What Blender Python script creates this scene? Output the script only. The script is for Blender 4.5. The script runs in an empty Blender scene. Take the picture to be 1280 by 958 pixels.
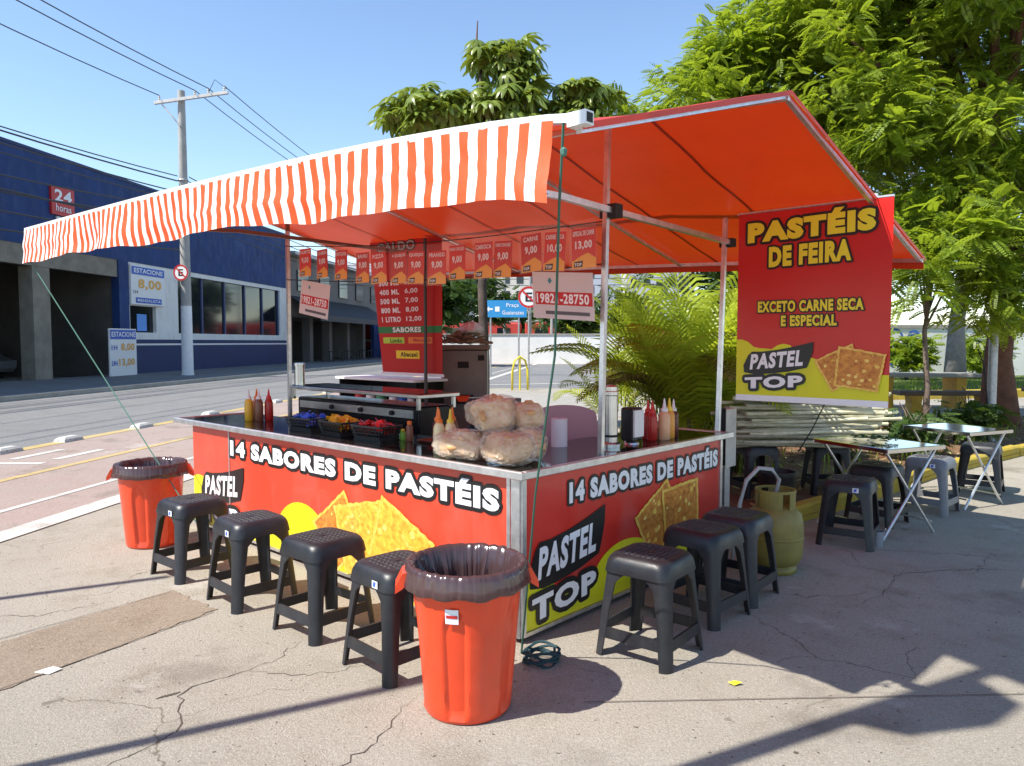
import bpy, math, random
import numpy as np
from mathutils import Vector, Matrix, noise
rnd = random.Random(11)
R = math.radians
scene = bpy.context.scene
COL = scene.collection

# ---------------------------------------------------------------- camera, sky, sun, exposure
cam_d = bpy.data.cameras.new('camera'); cam = bpy.data.objects.new('camera', cam_d); COL.objects.link(cam)
cam.location = (0, 0, 1.5); cam.rotation_euler = (R(90 - 3.14), 0, 0)
cam_d.sensor_width = 36; cam_d.lens = 26.15; cam_d.clip_start = 0.05; cam_d.clip_end = 3000
scene.camera = cam
SUN_AZ, SUN_EL = 63.0, 52.0            # heading towards which shadows fall (from +Y to +X), sun height
world = bpy.data.worlds.new('World'); scene.world = world; world.use_nodes = True
wn = world.node_tree.nodes; wl = world.node_tree.links; wn.clear()
sky = wn.new('ShaderNodeTexSky'); sky.sky_type = 'NISHITA'; sky.sun_disc = False
sky.sun_elevation = R(SUN_EL); sky.sun_rotation = R(SUN_AZ + 180)
sky.air_density = 1.0; sky.dust_density = 0.0; sky.ozone_density = 2.0
bg = wn.new('ShaderNodeBackground'); bg.inputs['Strength'].default_value = 0.15
wo = wn.new('ShaderNodeOutputWorld'); wl.new(sky.outputs[0], bg.inputs[0]); wl.new(bg.outputs[0], wo.inputs[0])
sl = bpy.data.lights.new('sun', 'SUN'); sl.energy = 5.0; sl.angle = R(0.5); sl.color = (1.0, 0.95, 0.87)
sun = bpy.data.objects.new('sun', sl); COL.objects.link(sun)
sd = Vector((math.sin(R(SUN_AZ)) * math.cos(R(SUN_EL)), math.cos(R(SUN_AZ)) * math.cos(R(SUN_EL)), -math.sin(R(SUN_EL))))
sun.rotation_euler = sd.to_track_quat('-Z', 'Y').to_euler()
sun.location = (-20, -10, 30)
vs = scene.view_settings; vs.view_transform = 'Standard'; vs.look = 'None'; vs.exposure = 0.70; vs.gamma = 1; vs.use_curve_mapping = False
scene.render.engine = 'CYCLES'

# ---------------------------------------------------------------- materials
MATS = {}
def mat(name, col, rough=0.5, metal=0.0, var=0.0, vs_=6.0, bump=0.0, bs=80.0, coat=0.0, spec=0.5, transl=None, trans_f=0.0,
        alpha=1.0, island=0.0, col2=None, detail=4.0, trs=0.0, orand=0.0, dirt=0.0):
    if name in MATS: return MATS[name]
    m = bpy.data.materials.new(name); m.use_nodes = True; MATS[name] = m
    nt = m.node_tree; N = nt.nodes; L = nt.links
    b = N['Principled BSDF']; out = N['Material Output']
    b.inputs['Base Color'].default_value = (*col, 1); b.inputs['Roughness'].default_value = rough
    b.inputs['Metallic'].default_value = metal; b.inputs['Coat Weight'].default_value = coat
    b.inputs['Coat Roughness'].default_value = 0.08
    b.inputs['Specular IOR Level'].default_value = spec; b.inputs['Alpha'].default_value = alpha
    b.inputs['Transmission Weight'].default_value = trs
    tc = N.new('ShaderNodeTexCoord')
    csock = None
    if var > 0 or col2 is not None:
        n = N.new('ShaderNodeTexNoise'); n.inputs['Scale'].default_value = vs_; n.inputs['Detail'].default_value = detail
        n.inputs['Roughness'].default_value = 0.65
        L.new(tc.outputs['Object'], n.inputs['Vector'])
        rp = N.new('ShaderNodeValToRGB'); rp.color_ramp.elements[0].position = 0.33; rp.color_ramp.elements[1].position = 0.67
        c2 = col2 if col2 is not None else tuple(min(1, c * (1 + var)) for c in col)
        c1 = col if col2 is not None else tuple(c * (1 - var) for c in col)
        rp.color_ramp.elements[0].color = (*c1, 1); rp.color_ramp.elements[1].color = (*c2, 1)
        L.new(n.outputs['Fac'], rp.inputs['Fac']); csock = rp.outputs['Color']
    if island > 0:
        g = N.new('ShaderNodeNewGeometry'); h = N.new('ShaderNodeHueSaturation')
        mr = N.new('ShaderNodeMapRange'); mr.inputs['To Min'].default_value = 1 - island; mr.inputs['To Max'].default_value = 1 + island
        L.new(g.outputs['Random Per Island'], mr.inputs['Value']); L.new(mr.outputs[0], h.inputs['Value'])
        if csock: L.new(csock, h.inputs['Color'])
        else: h.inputs['Color'].default_value = (*col, 1)
        csock = h.outputs['Color']
    if orand > 0:
        g = N.new('ShaderNodeObjectInfo'); h = N.new('ShaderNodeHueSaturation')
        mr = N.new('ShaderNodeMapRange'); mr.inputs['To Min'].default_value = 1 - orand; mr.inputs['To Max'].default_value = 1 + orand
        L.new(g.outputs['Random'], mr.inputs['Value']); L.new(mr.outputs[0], h.inputs['Value'])
        if csock: L.new(csock, h.inputs['Color'])
        else: h.inputs['Color'].default_value = (*col, 1)
        csock = h.outputs['Color']
    if dirt > 0:                                   # grime: dusty blotches and fine scuffs with shapes of their own
        n3 = N.new('ShaderNodeTexNoise'); n3.inputs['Scale'].default_value = 3.5; n3.inputs['Detail'].default_value = 9; n3.inputs['Roughness'].default_value = 0.72
        mp = N.new('ShaderNodeMapping'); mp.inputs['Scale'].default_value = (1, 1, 0.35); L.new(tc.outputs['Object'], mp.inputs['Vector']); L.new(mp.outputs[0], n3.inputs['Vector'])
        mr = N.new('ShaderNodeMapRange'); mr.inputs['From Min'].default_value = 0.52; mr.inputs['From Max'].default_value = 0.78; mr.inputs['To Max'].default_value = dirt; L.new(n3.outputs['Fac'], mr.inputs['Value'])
        mx2 = N.new('ShaderNodeMix'); mx2.data_type = 'RGBA'; L.new(mr.outputs[0], mx2.inputs[0]); mx2.inputs[7].default_value = (0.22, 0.18, 0.14, 1)
        if csock: L.new(csock, mx2.inputs[6])
        else: mx2.inputs[6].default_value = (*col, 1)
        csock = mx2.outputs[2]
        mr2 = N.new('ShaderNodeMapRange'); mr2.inputs['From Min'].default_value = 0.3; mr2.inputs['From Max'].default_value = 0.75; mr2.inputs['To Min'].default_value = rough * 0.8; mr2.inputs['To Max'].default_value = min(1, rough * 1.6 + .1); L.new(n3.outputs['Fac'], mr2.inputs['Value']); L.new(mr2.outputs[0], b.inputs['Roughness'])
    if csock: L.new(csock, b.inputs['Base Color'])
    if bump > 0:
        n2 = N.new('ShaderNodeTexNoise'); n2.inputs['Scale'].default_value = bs; n2.inputs['Detail'].default_value = 6
        L.new(tc.outputs['Object'], n2.inputs['Vector'])
        bp = N.new('ShaderNodeBump'); bp.inputs['Strength'].default_value = bump; bp.inputs['Distance'].default_value = 0.01
        L.new(n2.outputs['Fac'], bp.inputs['Height']); L.new(bp.outputs[0], b.inputs['Normal'])
    if transl is not None:
        t = N.new('ShaderNodeBsdfTranslucent'); t.inputs['Color'].default_value = (*transl, 1)
        mx = N.new('ShaderNodeMixShader'); mx.inputs[0].default_value = trans_f
        L.new(b.outputs[0], mx.inputs[1]); L.new(t.outputs[0], mx.inputs[2]); L.new(mx.outputs[0], out.inputs['Surface'])
    return m

def ground_mat(name, c1, c2, c3, crack=True, scale=1.0, grain=0.5, stains=False):
    m = bpy.data.materials.new(name); m.use_nodes = True; MATS[name] = m
    nt = m.node_tree; N = nt.nodes; L = nt.links; b = N['Principled BSDF']
    b.inputs['Roughness'].default_value = 0.9; b.inputs['Specular IOR Level'].default_value = 0.25
    tc = N.new('ShaderNodeTexCoord')
    def nz(s, d=6, r=0.6):
        n = N.new('ShaderNodeTexNoise'); n.inputs['Scale'].default_value = s; n.inputs['Detail'].default_value = d; n.inputs['Roughness'].default_value = r
        L.new(tc.outputs['Object'], n.inputs['Vector']); return n
    def mixc(f, a, bcol, t='MIX'):
        x = N.new('ShaderNodeMix'); x.data_type = 'RGBA'; x.blend_type = t
        if isinstance(f, float): x.inputs[0].default_value = f
        else: L.new(f, x.inputs[0])
        for i, v in ((6, a), (7, bcol)):
            if isinstance(v, tuple): x.inputs[i].default_value = (*v, 1)
            else: L.new(v, x.inputs[i])
        return x.outputs[2]
    def ramp(s, a, bb):
        r = N.new('ShaderNodeMapRange'); r.inputs['From Min'].default_value = a; r.inputs['From Max'].default_value = bb; r.clamp = True
        L.new(s, r.inputs['Value']); return r.outputs[0]
    big = ramp(nz(0.55 * scale, 5).outputs['Fac'], 0.35, 0.68)
    col = mixc(big, c1, c2)
    mid = ramp(nz(2.6 * scale, 8, 0.7).outputs['Fac'], 0.5, 0.72)
    col = mixc(mid, col, c3)
    fine = ramp(nz(60 * scale, 4, 0.75).outputs['Fac'], 0.32, 0.7)
    col = mixc(fine, mixc(0.55, col, tuple(c * 0.45 for c in c1)), col)
    speck = ramp(nz(170 * scale, 2, 0.5).outputs['Fac'], 0.58, 0.7)
    col = mixc(speck, col, mixc(0.6, col, tuple(min(1, c * 1.6) for c in c2)))
    if stains:
        st1 = ramp(nz(1.1, 7, 0.62).outputs['Fac'], 0.56, 0.66); col = mixc(st1, col, mixc(0.42, col, (0.12, 0.095, 0.07)))
        st2 = ramp(nz(6.5, 5, 0.6).outputs['Fac'], 0.66, 0.70); col = mixc(st2, col, mixc(0.5, col, (0.09, 0.075, 0.06)))
        st3 = ramp(nz(0.8, 9, 0.75).outputs['Fac'], 0.60, 0.64); col = mixc(st3, col, mixc(0.3, col, (0.58, 0.55, 0.50)))
        pit = ramp(nz(38, 2, 0.4).outputs['Fac'], 0.70, 0.74); col = mixc(pit, col, (0.10, 0.085, 0.065))
    hgt = nz(90 * scale, 8, 0.7).outputs['Fac']
    bp = N.new('ShaderNodeBump'); bp.inputs['Strength'].default_value = grain; bp.inputs['Distance'].default_value = 0.012
    L.new(hgt, bp.inputs['Height'])
    if crack:
        ds = nz(1.3, 5, 0.6)
        va = N.new('ShaderNodeVectorMath'); va.operation = 'MULTIPLY_ADD'; va.inputs[1].default_value = (0.7, 0.7, 0)
        L.new(ds.outputs['Color'], va.inputs[0]); L.new(tc.outputs['Object'], va.inputs[2])
        v = N.new('ShaderNodeTexVoronoi'); v.feature = 'DISTANCE_TO_EDGE'; v.inputs['Scale'].default_value = 0.75
        L.new(va.outputs[0], v.inputs['Vector'])
        line = ramp(v.outputs['Distance'], 0.0045, 0.0)
        msk = ramp(nz(0.9, 3).outputs['Fac'], 0.5, 0.58)
        mm = N.new('ShaderNodeMath'); mm.operation = 'MULTIPLY'; L.new(line, mm.inputs[0]); L.new(msk, mm.inputs[1])
        col = mixc(mm.outputs[0], col, (0.15, 0.125, 0.095))
    L.new(col, b.inputs['Base Color']); L.new(bp.outputs[0], b.inputs['Normal'])
    return m

# ---------------------------------------------------------------- geometry helpers
class MB:
    def __init__(s): s.v = []; s.f = []; s.mi = []
    def add(s, vs, fs, mi=0):
        o = len(s.v); s.v += [tuple(p) for p in vs]; s.f += [tuple(i + o for i in f) for f in fs]; s.mi += [mi] * len(fs); return s
    def box(s, x0, x1, y0, y1, z0, z1, mi=0, b=0.0):
        if b > 0:
            return s.loft([rr(x0, x1, y0, y1, b, z, i) for z, i in ((z0, b), (z0 + b, 0), (z1 - b, 0), (z1, b))], mi=mi)
        vs = [(x, y, z) for z in (z0, z1) for x, y in ((x0, y0), (x1, y0), (x1, y1), (x0, y1))]
        return s.add(vs, [(3, 2, 1, 0), (4, 5, 6, 7), (0, 1, 5, 4), (1, 2, 6, 5), (2, 3, 7, 6), (3, 0, 4, 7)], mi)
    def loft(s, rings, caps=True, closed=True, mi=0):
        n = len(rings[0]); vs = [p for r in rings for p in r]; fs = []
        for k in range(len(rings) - 1):
            for i in range(n if closed else n - 1):
                j = (i + 1) % n
                fs.append((k * n + i, k * n + j, (k + 1) * n + j, (k + 1) * n + i))
        if caps and closed:
            fs.append(tuple(reversed(range(n)))); fs.append(tuple(range((len(rings) - 1) * n, len(rings) * n)))
        return s.add(vs, fs, mi)
    def lathe(s, prof, n=24, c=(0, 0, 0), mi=0, caps=True):
        return s.loft([[(c[0] + r * math.cos(2 * math.pi * i / n), c[1] + r * math.sin(2 * math.pi * i / n), c[2] + z) for i in range(n)] for r, z in prof], caps=caps, mi=mi)
    def tube(s, pts, r, n=8, mi=0):
        pts = [Vector(p) for p in pts]; rs = r if isinstance(r, (list, tuple)) else [r] * len(pts); rings = []
        for i, p in enumerate(pts):
            t = (pts[min(i + 1, len(pts) - 1)] - pts[max(i - 1, 0)]).normalized()
            a = Vector((0, 0, 1)) if abs(t.z) < 0.95 else Vector((0, 1, 0))
            x = t.cross(a).normalized(); y = t.cross(x).normalized()
            rings.append([tuple(p + (x * math.cos(2 * math.pi * k / n + math.pi / n) + y * math.sin(2 * math.pi * k / n + math.pi / n)) * rs[i]) for k in range(n)])
        return s.loft(rings, mi=mi)
    def build(s, name, m, parent=None, smooth=False, auto=None):
        me = bpy.data.meshes.new(name); me.from_pydata(s.v, [], s.f)
        ms = m if isinstance(m, (list, tuple)) else [m]
        for q in ms: me.materials.append(q)
        if len(ms) > 1: me.polygons.foreach_set('material_index', s.mi)
        me.validate()
        if smooth: me.shade_smooth()
        if auto: me.shade_smooth(); me.set_sharp_from_angle(angle=R(auto))
        me.update()
        return link(name, me, parent)
def rr(x0, x1, y0, y1, r, z, inset=0.0, k=3):
    x0 += inset; x1 -= inset; y0 += inset; y1 -= inset; r = max(r - inset * 0.3, 0.0005); p = []
    for cx, cy, a0 in ((x1 - r, y1 - r, 0), (x0 + r, y1 - r, 90), (x0 + r, y0 + r, 180), (x1 - r, y0 + r, 270)):
        for i in range(k + 1):
            a = R(a0 + 90 * i / k); p.append((cx + r * math.cos(a), cy + r * math.sin(a), z))
    return p
def link(name, data, parent=None):
    o = bpy.data.objects.new(name, data); COL.objects.link(o)
    if parent: o.parent = parent
    return o
def tag(o, label, cat, group=None):
    o['label'] = label; o['category'] = cat
    if group: o['group'] = group
    return o
def thing(name, label, cat, loc=(0, 0, 0), rz=0.0, group=None):
    o = link(name, None); o.location = loc; o.rotation_euler = (0, 0, rz); o.empty_display_size = 0.1
    return tag(o, label, cat, group)
def struct(o): o['kind'] = 'structure'; return o
def stuff(o): o['kind'] = 'stuff'; return o
def dup(root, loc, rz, label, group=None):
    r = root.copy(); COL.objects.link(r); r.location = loc; r.rotation_euler = (0, 0, rz); r['label'] = label
    if group: r['group'] = group
    for ch in root.children:
        c = ch.copy(); COL.objects.link(c); c.parent = r
        for g in ch.children:
            d = g.copy(); COL.objects.link(d); d.parent = c
    return r

# lettering: outlines of the built-in font, made heavier by an offset, fitted to a box
_tc = {}
def text_pts(body, off):
    k = (body, off)
    if k in _tc: return _tc[k]
    def mk(o):
        cu = bpy.data.curves.new('lettering', 'FONT'); cu.body = body; cu.size = 1; cu.offset = o; cu.resolution_u = 3; cu.fill_mode = 'FRONT'
        cu.space_character = 1.04 + max(off, 0) * 2.0
        ob = bpy.data.objects.new('lettering', cu); COL.objects.link(ob)
        me = bpy.data.meshes.new_from_object(ob.evaluated_get(bpy.context.evaluated_depsgraph_get()))
        v = [tuple(p.co) for p in me.vertices]; f = [tuple(p.vertices) for p in me.polygons]
        bpy.data.objects.remove(ob); bpy.data.curves.remove(cu); bpy.data.meshes.remove(me)
        return v, f
    _tc[k] = mk(off); return _tc[k]
class Print:
    """flat print laid on a surface: x right, y up, layers a millimetre apart"""
    def __init__(s, parent, fn, dz=0.0015): s.p = parent; s.fn = fn; s.dz = dz
    def poly(s, name, pts, m, layer):
        return MB().add([s.fn(x, y, layer * s.dz) for x, y in pts], [tuple(range(len(pts)))]).build(name, m, s.p)
    def text(s, body, x, y, w, h, m, layer, off=0.02, out=None, outm=None, name='lettering', shear=0.0, arc=0.0, rise=0.0):
        bv, bf = text_pts(body, off)
        x0 = min(p[0] for p in bv); x1 = max(p[0] for p in bv); y0 = min(p[1] for p in bv); y1 = max(p[1] for p in bv)
        def mp(p, lay):
            a = (p[0] - x0) / (x1 - x0); b = (p[1] - y0) / (y1 - y0)
            return s.fn(x + a * w + shear * b * h, y + b * h + arc * 4 * a * (1 - a) + rise * a, lay * s.dz)
        if out:
            # halo: the same outline swelled, drawn as discs along the glyph borders plus the glyphs themselves
            sx = w / (x1 - x0); sy = h / (y1 - y0); mb = MB(); mb.add([mp(p, layer) for p in bv], bf)
            ed = {}
            for f in bf:
                for i in range(len(f)):
                    e = tuple(sorted((f[i], f[(i + 1) % len(f)]))); ed[e] = ed.get(e, 0) + 1
            c8 = [(out * math.cos(q * math.pi / 4), out * math.sin(q * math.pi / 4)) for q in range(8)]
            k = 0
            for (a, b2), c in ed.items():
                if c != 1: continue
                pa = bv[a]; pb = bv[b2]; k += 1; lay = layer + 0.02 * (k % 11) - 0.11
                ax, ay = mpxy(pa, x0, y0, x1, y1, x, y, w, h, shear, arc, rise); bx_, by_ = mpxy(pb, x0, y0, x1, y1, x, y, w, h, shear, arc, rise)
                hull = convex([(ax + q[0], ay + q[1]) for q in c8] + [(bx_ + q[0], by_ + q[1]) for q in c8])
                mb.add([s.fn(px, py, lay * s.dz) for px, py in hull], [tuple(range(len(hull)))])
            mb.build('lettering_outline', outm, s.p); layer += 1
        return MB().add([mp(p, layer) for p in bv], bf).build(name, m, s.p)
def mpxy(p, x0, y0, x1, y1, x, y, w, h, shear, arc, rise):
    a = (p[0] - x0) / (x1 - x0); b = (p[1] - y0) / (y1 - y0)
    return x + a * w + shear * b * h, y + b * h + arc * 4 * a * (1 - a) + rise * a
def convex(P):
    P = sorted(set(P))
    def half(Q):
        h = []
        for p in Q:
            while len(h) > 1 and (h[-1][0] - h[-2][0]) * (p[1] - h[-2][1]) - (h[-1][1] - h[-2][1]) * (p[0] - h[-2][0]) <= 0: h.pop()
            h.append(p)
        return h
    a = half(P); b = half(P[::-1]); return a[:-1] + b[:-1]

# the stall's own axes: u along its shaded side, v along its sunlit front, origin at the corner between them
UA = math.atan2(0.737, 0.676); KX, KY = 0.043, 3.62
def S(u, v, z=0.0): return (KX + 0.676 * u - 0.737 * v, KY + 0.737 * u + 0.676 * v, z)
# the street's axes: f along the street, w from its centre side towards the stall
SA = R(83)
def ST(x0, f, z=0.0): return (x0 + f * math.sin(R(7)), f * math.cos(R(7)), z)

# ---------------------------------------------------------------- shared materials
steel = mat('brushed_steel', (0.62, 0.62, 0.62), 0.28, 1.0, var=0.12, vs_=9)
alu = mat('aluminium', (0.66, 0.67, 0.68), 0.38, 0.9, var=0.15, vs_=14, bump=0.08)
alum = mat('dull_aluminium', (0.42, 0.41, 0.40), 0.5, 0.6, var=0.2, vs_=10, bump=0.1)
white_p = mat('white_print', (0.82, 0.82, 0.84), 0.4)
black_p = mat('black_print', (0.012, 0.011, 0.012), 0.4)
grey_p = mat('grey_print', (0.09, 0.09, 0.10), 0.45)
red_p = mat('sunlit_red_vinyl', (0.66, 0.060, 0.026), 0.32, var=0.08, vs_=1.2, coat=0.5, dirt=.28, bump=.05, bs=3)  # front panel: the sun's orange cast is put into the vinyl colour
redside_p = mat('shaded_red_vinyl', (0.60, 0.022, 0.012), 0.3, var=0.08, vs_=1.2, coat=0.5, dirt=.28, bump=.05, bs=3)  # same vinyl for the shaded panels, shade kept in its deeper colour
yel_p = mat('lime_yellow_print', (0.70, 0.68, 0.010), 0.35, dirt=.2)
gold_p = mat('golden_yellow_print', (0.80, 0.58, 0.02), 0.4)
pastry_p = mat('pastry_print', (0.66, 0.24, 0.02), 0.35, col2=(0.88, 0.60, 0.07), vs_=30, detail=12, dirt=.2)
pastry_d = mat('pastry_print_dark', (0.40, 0.10, 0.012), 0.35, col2=(0.76, 0.34, 0.05), vs_=30, detail=12, dirt=.2)
pastry_r = mat('pastry_rim_print', (0.74, 0.36, 0.03), 0.35, col2=(0.90, 0.66, 0.14), vs_=40, detail=8)
pastry_b = mat('pastry_blister_print', (0.86, 0.50, 0.06), 0.35, col2=(0.92, 0.72, 0.22), vs_=40)
pastry_e = mat('pastry_edge_print', (0.90, 0.68, 0.25), 0.4)
black_plastic = mat('black_plastic', (0.016, 0.016, 0.017), 0.42, bump=0.1)
rubber = mat('rubber', (0.02, 0.02, 0.02), 0.8)
white_pl = mat('white_plastic', (0.75, 0.75, 0.74), 0.4)

# ================================================================ the setting
m_conc = ground_mat('concrete_plaza', (0.36, 0.325, 0.265), (0.44, 0.405, 0.34), (0.30, 0.26, 0.20), stains=True, grain=.8)
m_road = ground_mat('asphalt_road', (0.20, 0.20, 0.195), (0.25, 0.245, 0.24), (0.17, 0.165, 0.16), crack=False, scale=0.6, grain=0.3)
m_bike = ground_mat('faded_red_lane', (0.36, 0.27, 0.235), (0.42, 0.34, 0.30), (0.36, 0.31, 0.27), crack=True, grain=0.6, stains=True)
m_side = ground_mat('pavement_grey', (0.20, 0.19, 0.18), (0.26, 0.25, 0.23), (0.16, 0.15, 0.14), crack=False, grain=0.4)
m_patch = ground_mat('mortar_patch', (0.27, 0.215, 0.155), (0.34, 0.28, 0.215), (0.24, 0.185, 0.13), crack=False, grain=0.7, stains=True)
m_soil = ground_mat('red_soil', (0.20, 0.085, 0.045), (0.28, 0.17, 0.10), (0.33, 0.29, 0.16), crack=False, scale=1.6, grain=0.9)
m_wline = ground_mat('worn_white_paint', (0.56, 0.54, 0.49), (0.64, 0.62, 0.58), (0.42, 0.38, 0.33), crack=False, grain=0.3, stains=True)
m_yline = ground_mat('worn_yellow_paint', (0.50, 0.37, 0.15), (0.56, 0.43, 0.22), (0.36, 0.29, 0.20), crack=False, grain=0.3, stains=True)
m_kerb = ground_mat('kerb_concrete', (0.34, 0.32, 0.28), (0.42, 0.40, 0.36), (0.28, 0.25, 0.2), crack=False, grain=0.4)
m_ykerb = ground_mat('yellow_kerb_paint', (0.50, 0.36, 0.04), (0.58, 0.44, 0.08), (0.34, 0.27, 0.10), crack=False, scale=2, grain=0.5)
m_lawn = ground_mat('grass_lawn', (0.07, 0.12, 0.025), (0.12, 0.17, 0.04), (0.16, 0.14, 0.06), crack=False, scale=2, grain=0.8)

def sheet(name, pts, m, z):
    return struct(MB().add([(x, y, z) for x, y in pts], [tuple(range(len(pts)))]).build(name, m))
sheet('ground', [(-900, -300), (900, -300), (900, 1500), (-900, 1500)], m_conc, 0.0)
def strip(name, xa, xb, m, z, f0=-12, f1=160):
    a, b, c, d = ST(xa, f0), ST(xb, f0), ST(xb, f1), ST(xa, f1)
    return sheet(name, [p[:2] for p in (a, b, c, d)], m, z)
strip('road', -15.0, -8.1, m_road, 0.004)
strip('bicycle_lane', -8.0, -4.75, m_bike, 0.004, f1=60)
strip('lane_line', -4.75, -4.5, m_wline, 0.008, f1=60)
strip('lane_line', -6.55, -6.43, m_yline, 0.008, f1=60)
strip('lane_line', -5.35, -5.27, m_wline, 0.008, f1=60)
strip('lane_line', -8.22, -8.0, m_yline, 0.008, f1=60)
sheet('cross_street', [(-4.2, 24.5), (60, 20.5), (60, 47), (-3.2, 51)], m_road, 0.0045)
sheet('street_line', [(-1.2, 25.9), (7.5, 28.6), (7.5, 28.9), (-1.2, 26.15)], m_wline, 0.0085)
sheet('footpath', [(-2.5, 15.2), (3.4, 14.8), (3.4, 21.5), (-2.8, 22.5)], m_kerb, 0.0042)
# bicycle pictogram strokes on the lane
for q, (fa, fb, wa, wb) in enumerate([(9.1, 9.25, -7.6, -6.9), (9.5, 10.4, -7.6, -7.48), (9.5, 10.4, -7.05, -6.93), (8.2, 8.32, -7.6, -6.9), (8.2, 8.9, -7.3, -7.18)]):
    sheet('lane_marking', [p[:2] for p in (ST(wa, fa), ST(wb, fa), ST(wb, fb), ST(wa, fb))], m_wline, 0.0082)
# far pavement with a real kerb step
sw = thing('sidewalk', '', '', (0, 0, 0)); del sw['label'], sw['category']; struct(sw)
MB().add([(x, y, z) for z in (0.0, 0.13) for x, y in [p[:2] for p in (ST(-20.9, -12), ST(-15.32, -12), ST(-15.32, 160), ST(-20.9, 160))]],
         [(4, 5, 6, 7), (0, 1, 5, 4), (1, 2, 6, 5)]).build('paving', m_side, sw)
for i in range(60):
    k = MB(); f = -10 + i * 1.5
    for (a, b) in ((f, f + 1.485),):
        q = [ST(-15.31, a), ST(-15.0, a), ST(-15.0, b), ST(-15.31, b)]
        k.add([(p[0], p[1], 0.0) for p in q] + [(p[0], p[1], 0.137) for p in q], [(4, 5, 6, 7), (0, 1, 5, 4), (1, 2, 6, 5), (2, 3, 7, 6), (3, 0, 4, 7)])
    k.build('kerb_stone', m_kerb, sw)
# repair strip in the plaza, its edges and the slab joints
_e = [(-2.05, 4.42), (-1.66, 4.10), (-2.32, 2.9), (-2.75, 2.0), (-3.3, 1.9), (-3.3, 2.5)]; _p = []
for (x0, y0), (x1, y1) in zip(_e, _e[1:] + _e[:1]):
    for i in range(24): _p.append((x0 + (x1 - x0) * i / 24 + rnd.uniform(-.012, .012), y0 + (y1 - y0) * i / 24 + rnd.uniform(-.012, .012)))
sheet('repair_strip', _p, m_patch, 0.004)
crack_m = mat('crack_dark', (0.075, 0.06, 0.045), 0.95)
def crack(pts, w, jit=0.018, seed=1):
    r = random.Random(seed); P = []
    for a, b in zip(pts[:-1], pts[1:]):
        n = max(2, int(math.hypot(b[0] - a[0], b[1] - a[1]) / 0.035))
        for i in range(n): t = i / n; P.append((a[0] + (b[0] - a[0]) * t + r.uniform(-jit, jit), a[1] + (b[1] - a[1]) * t + r.uniform(-jit, jit)))
    P.append(pts[-1]); mb = MB(); L = []
    for i, p in enumerate(P):
        a = P[max(i - 1, 0)]; b = P[min(i + 1, len(P) - 1)]; dx, dy = b[0] - a[0], b[1] - a[1]; l = math.hypot(dx, dy) or 1
        t = i / (len(P) - 1); ww = .6 * w * (0.25 + 0.75 * math.sin(math.pi * min(1, max(0, t)))) * r.uniform(0.4, 1.3) * 0.5
        L += [(p[0] - dy / l * ww, p[1] + dx / l * ww, 0.0022), (p[0] + dy / l * ww, p[1] - dx / l * ww, 0.0022)]
    return struct(mb.add(L, [(2 * i, 2 * i + 1, 2 * i + 3, 2 * i + 2) for i in range(len(P) - 1)]).build('crack', crack_m))
crack([(-1.05, 3.66), (-1.13, 3.42), (-1.42, 3.12), (-1.30, 2.8), (-1.5, 2.4)], 0.010, seed=3)
crack([(-1.42, 3.12), (-1.5, 3.05)], 0.028, 0.006, seed=4)
crack([(-1.2, 3.3), (-0.9, 3.28), (-0.6, 3.42)], 0.008, seed=5)
crack([(-0.42, 3.05), (-0.5, 2.75), (-0.66, 2.45), (-0.7, 2.1)], 0.010, seed=6)
crack([(1.9, 4.1), (2.25, 4.4), (2.5, 4.75), (3.1, 4.85), (3.9, 4.7)], 0.010, seed=7)
crack([(2.5, 4.75), (2.2, 5.0)], 0.008, seed=8)
crack([(-3.1, 4.0), (-2.6, 4.0), (-2.3, 4.25)], 0.008, seed=9)
crack([(-3.0, 3.5), (-2.75, 3.45), (-2.6, 3.55)], 0.02, seed=10)
crack([(-5.6, 7.4), (-5.0, 8.1), (-4.9, 8.8)], 0.02, 0.03, seed=12)
joint_m = mat('joint_dark', (0.14, 0.115, 0.09), 0.95)
for a, b in (((-1.66, 4.06), (-3.6, 0.8)), ((-2.05, 4.38), (-4.2, 1.6)), ((0.3, 3.02), (4.5, 3.18))):
    dx, dy = b[0] - a[0], b[1] - a[1]; l = math.hypot(dx, dy); nx, ny = -dy / l * 0.003, dx / l * 0.003
    sheet('slab_joint', [(a[0] - nx, a[1] - ny), (a[0] + nx, a[1] + ny), (b[0] + nx, b[1] + ny), (b[0] - nx, b[1] - ny)], joint_m, 0.0052)
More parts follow.
